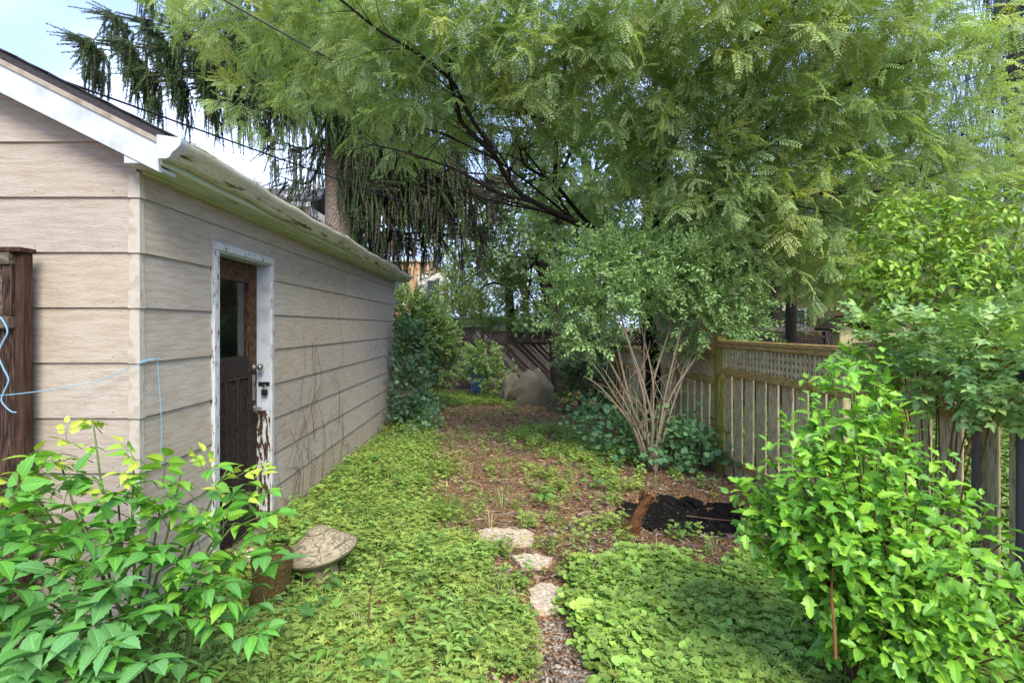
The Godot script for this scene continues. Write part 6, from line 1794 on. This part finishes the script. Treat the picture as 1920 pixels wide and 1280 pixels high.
	for i in 900:
		var d := R(1.9, 3.0)
		var x := R(0.14, 0.44) + 0.02 * d - 0.03
		X.append(Transform3D(Basis(Vector3.UP, R(0, TAU)).scaled(Vector3.ONE * R(0.3, 1.0)), on(x, d, 0.002)))
		var g := R(0.12, 0.42)
		Xc.append(Color(g, g * 0.88, g * 0.76))
	many(self, "gravel", peb.mesh(), M.pebble, X, Xc)
	# thin grass growing through the weeds
	var gb := MB.new()
	for k in 7:
		var a := k * 2.4
		var p := Vector3(cos(a), 0, sin(a)) * 0.015
		var q := p + Vector3(cos(a) * 0.02, R(0.06, 0.10), sin(a) * 0.02)
		var e := q + Vector3(cos(a) * 0.05, R(0.0, 0.05), sin(a) * 0.05)
		var w := Vector3(-sin(a), 0, cos(a)) * 0.002
		gb.face([p - w, p + w, q + w, q - w], Vector3(0, 0.2, 1)); gb.face([q - w, q + w, e], Vector3(0, 0.2, 1))
	var G := []
	var Gc := []
	for i in 3600:
		var d := 1.8 + 8.0 * pow(R(), 1.8)
		var x := R(-1.75, 2.4)
		if x > fx(d) or on_stone(x, d) or noise.get_noise_2d(x * 2.0 + 33.0, d * 2.0) < 0.0 or R() > cover_left(x, d) + 0.5 * cover_right(x, d) + 0.05 or Vector2((x - 1.68) / 0.60, (d - 4.72) / 0.48).length() < 1.0:
			continue
		var g := R(0.7, 1.2)
		G.append(Transform3D(Basis(Vector3.UP, R(0, TAU)).scaled(Vector3.ONE * R(0.6, 1.5)), on(x, d)))
		Gc.append(Color(0.26 * g, 0.40 * g, 0.10 * g) if R() < 0.85 else Color(0.5 * g, 0.42 * g, 0.24 * g))
	many(self, "grass", gb.mesh(), M.weed, G, Gc)
	# clods of black soil in the hollow
	var cl := rough_stone(Vector3.ZERO, Vector3(0.024, 0.016, 0.022), 8.0, 0.35).mesh()
	var Q := []
	var Qc := []
	for i in 420:
		var a := R(0, TAU)
		var r := sqrt(R()) * 0.97
		var g := R(0.008, 0.028)
		Q.append(Transform3D(Basis(Vector3.UP, R(0, TAU)).scaled(Vector3.ONE * pow(R(0.3, 1.1), 1.5)), on(1.68 + cos(a) * 0.64 * r, 4.72 + sin(a) * 0.5 * r, 0.012)))
		Qc.append(Color(g * 1.1, g, g * 0.95))
	many(self, "soil_clods", cl, M.litter, Q, Qc)
	# tuft of grass on the edge of the mulch
	var tuft := thing("grass_tuft", "tuft of long thin grass at the edge of the bare mulch", "grass", on(-0.42, 4.62))
	var mb := MB.new()
	for k in 130:
		var p := on(-0.42 + rng.randfn(0, 0.05), 4.62 + rng.randfn(0, 0.10))
		var d := Vector3(rng.randfn(0, 0.10), R(0.12, 0.26), rng.randfn(0, 0.10))
		var w := Vector3(0.0022, 0, 0).rotated(Vector3.UP, R(0, TAU))
		var q := p + d * 0.6
		var e := p + d + Vector3(d.x, -0.06, d.z)
		mb.face([p - w, p + w, q + w, q - w], Vector3(0, 0.2, 1)); mb.face([q - w, q + w, e], Vector3(0, 0.2, 1))
	part(tuft, "blades", mb.mesh(), green(Color(0.40, 0.55, 0.20), 0.5, 0.5))
	# seedlings with broad leaves
	var mp := [star_mesh(MAPLE, 0.062, 0.1, 1.0, 0.04), star_mesh(MAPLE, 0.05, -0.1, 1.0, 0.04)]
	var ov := [strip_mesh(0.085, 0.05, OVATE, 0.25, 0.3, 0.02), strip_mesh(0.07, 0.045, TOOTHED, 0.3, 0.2, 0.02)]
	var tm := greens([Color(0.40, 0.60, 0.24), Color(0.48, 0.66, 0.28), Color(0.36, 0.55, 0.28)], 0.55, 0.5)
	var seeds := [[-0.98, 2.92, 0, "maple seedling with pale leaves in front of the lantern cap"], [-0.80, 2.55, 1, "broad-leaved weed beside the rotten stick"], [-0.62, 2.42, 1, "broad-leaved weed at the bottom edge left of the gravel"], [-1.55, 3.85, 0, "maple seedling by the door jamb"], [-1.38, 3.62, 0, "maple seedling between the door and the lantern cap"], [1.42, 4.12, 1, "heart-leaved weed at the near rim of the black soil"], [0.98, 5.35, 1, "leafy weed alone on the mulch above the stump"], [0.42, 4.95, 1, "small weed in the middle of the bare mulch"], [-1.05, 3.2, 1, "ivy sprig under the rim of the lantern cap"], [-1.45, 6.2, 0, "vine seedling at the foot of the garage wall"]]
	for s in seeds:
		var p := on(s[0], s[1])
		var t := thing("seedling", s[3], "weed", p, "weeds and seedlings")
		var list := []
		for k in 9:
			var a := k * 2.4
			var r := R(0.01, 0.09)
			var tip := p + Vector3(cos(a) * r, R(0.06, 0.16), sin(a) * r)
			list.append([Transform3D(frame(Vector3(cos(a), R(-0.3, 0.15), sin(a)), Vector3(R(-0.3, 0.3), 1, R(-0.1, 0.5))).scaled(Vector3.ONE * R(0.7, 1.15)), tip), k % 2, rng.randi_range(0, 2)])
		mb = MB.new()
		for q in list:
			mb.tube([p, q[0].origin], [0.0025, 0.0015], 4, false)
		part(t, "stem", mb.mesh(), M.stem_green)
		leaves(t, list, mp if s[2] == 0 else ov, tm, M.many_veined)

# ---------------------------------------------------------------- overhead lines
func sagging(a: Vector3, b: Vector3, sag: float, r: float) -> MB:
	var pts := []
	for k in 25:
		var t := k / 24.0
		pts.append(a.lerp(b, t) + Vector3(0, -sag * 4.0 * t * (1.0 - t), 0))
	var mb := MB.new()
	mb.tube(pts, taper(25, r, r), 6)
	return mb
func wires() -> void:
	single("overhead_cable", sagging(P(-120, 66, 3.0), P(1000, 462, 15.0), 0.03, 0.008), M.cable, "black cable running low over the garage roof to the far trees", "cable")
	single("overhead_cable", sagging(P(360, -34, 4.5), P(1060, 352, 15.0), 0.03, 0.010), M.cable_grey, "grey cable crossing from the top of the picture down into the branches", "cable")
	single("overhead_cable", sagging(P(520, 275, 20.0), P(720, 420, 26.0), 0.05, 0.012), M.cable_grey, "thin cable from the far roof past the spruce trunk", "cable")
	single("guy_wire", sagging(P(1572, 545, 6.4), P(1622, 622, 5.8), 0.0, 0.004), M.cable_grey, "thin wire slanting down to the capped post", "wire")
	single("guy_wire", sagging(P(1535, 570, 8.0), P(1556, 650, 7.0), 0.0, 0.004), M.cable_grey, "thin wire slanting down behind the lattice fence", "wire")
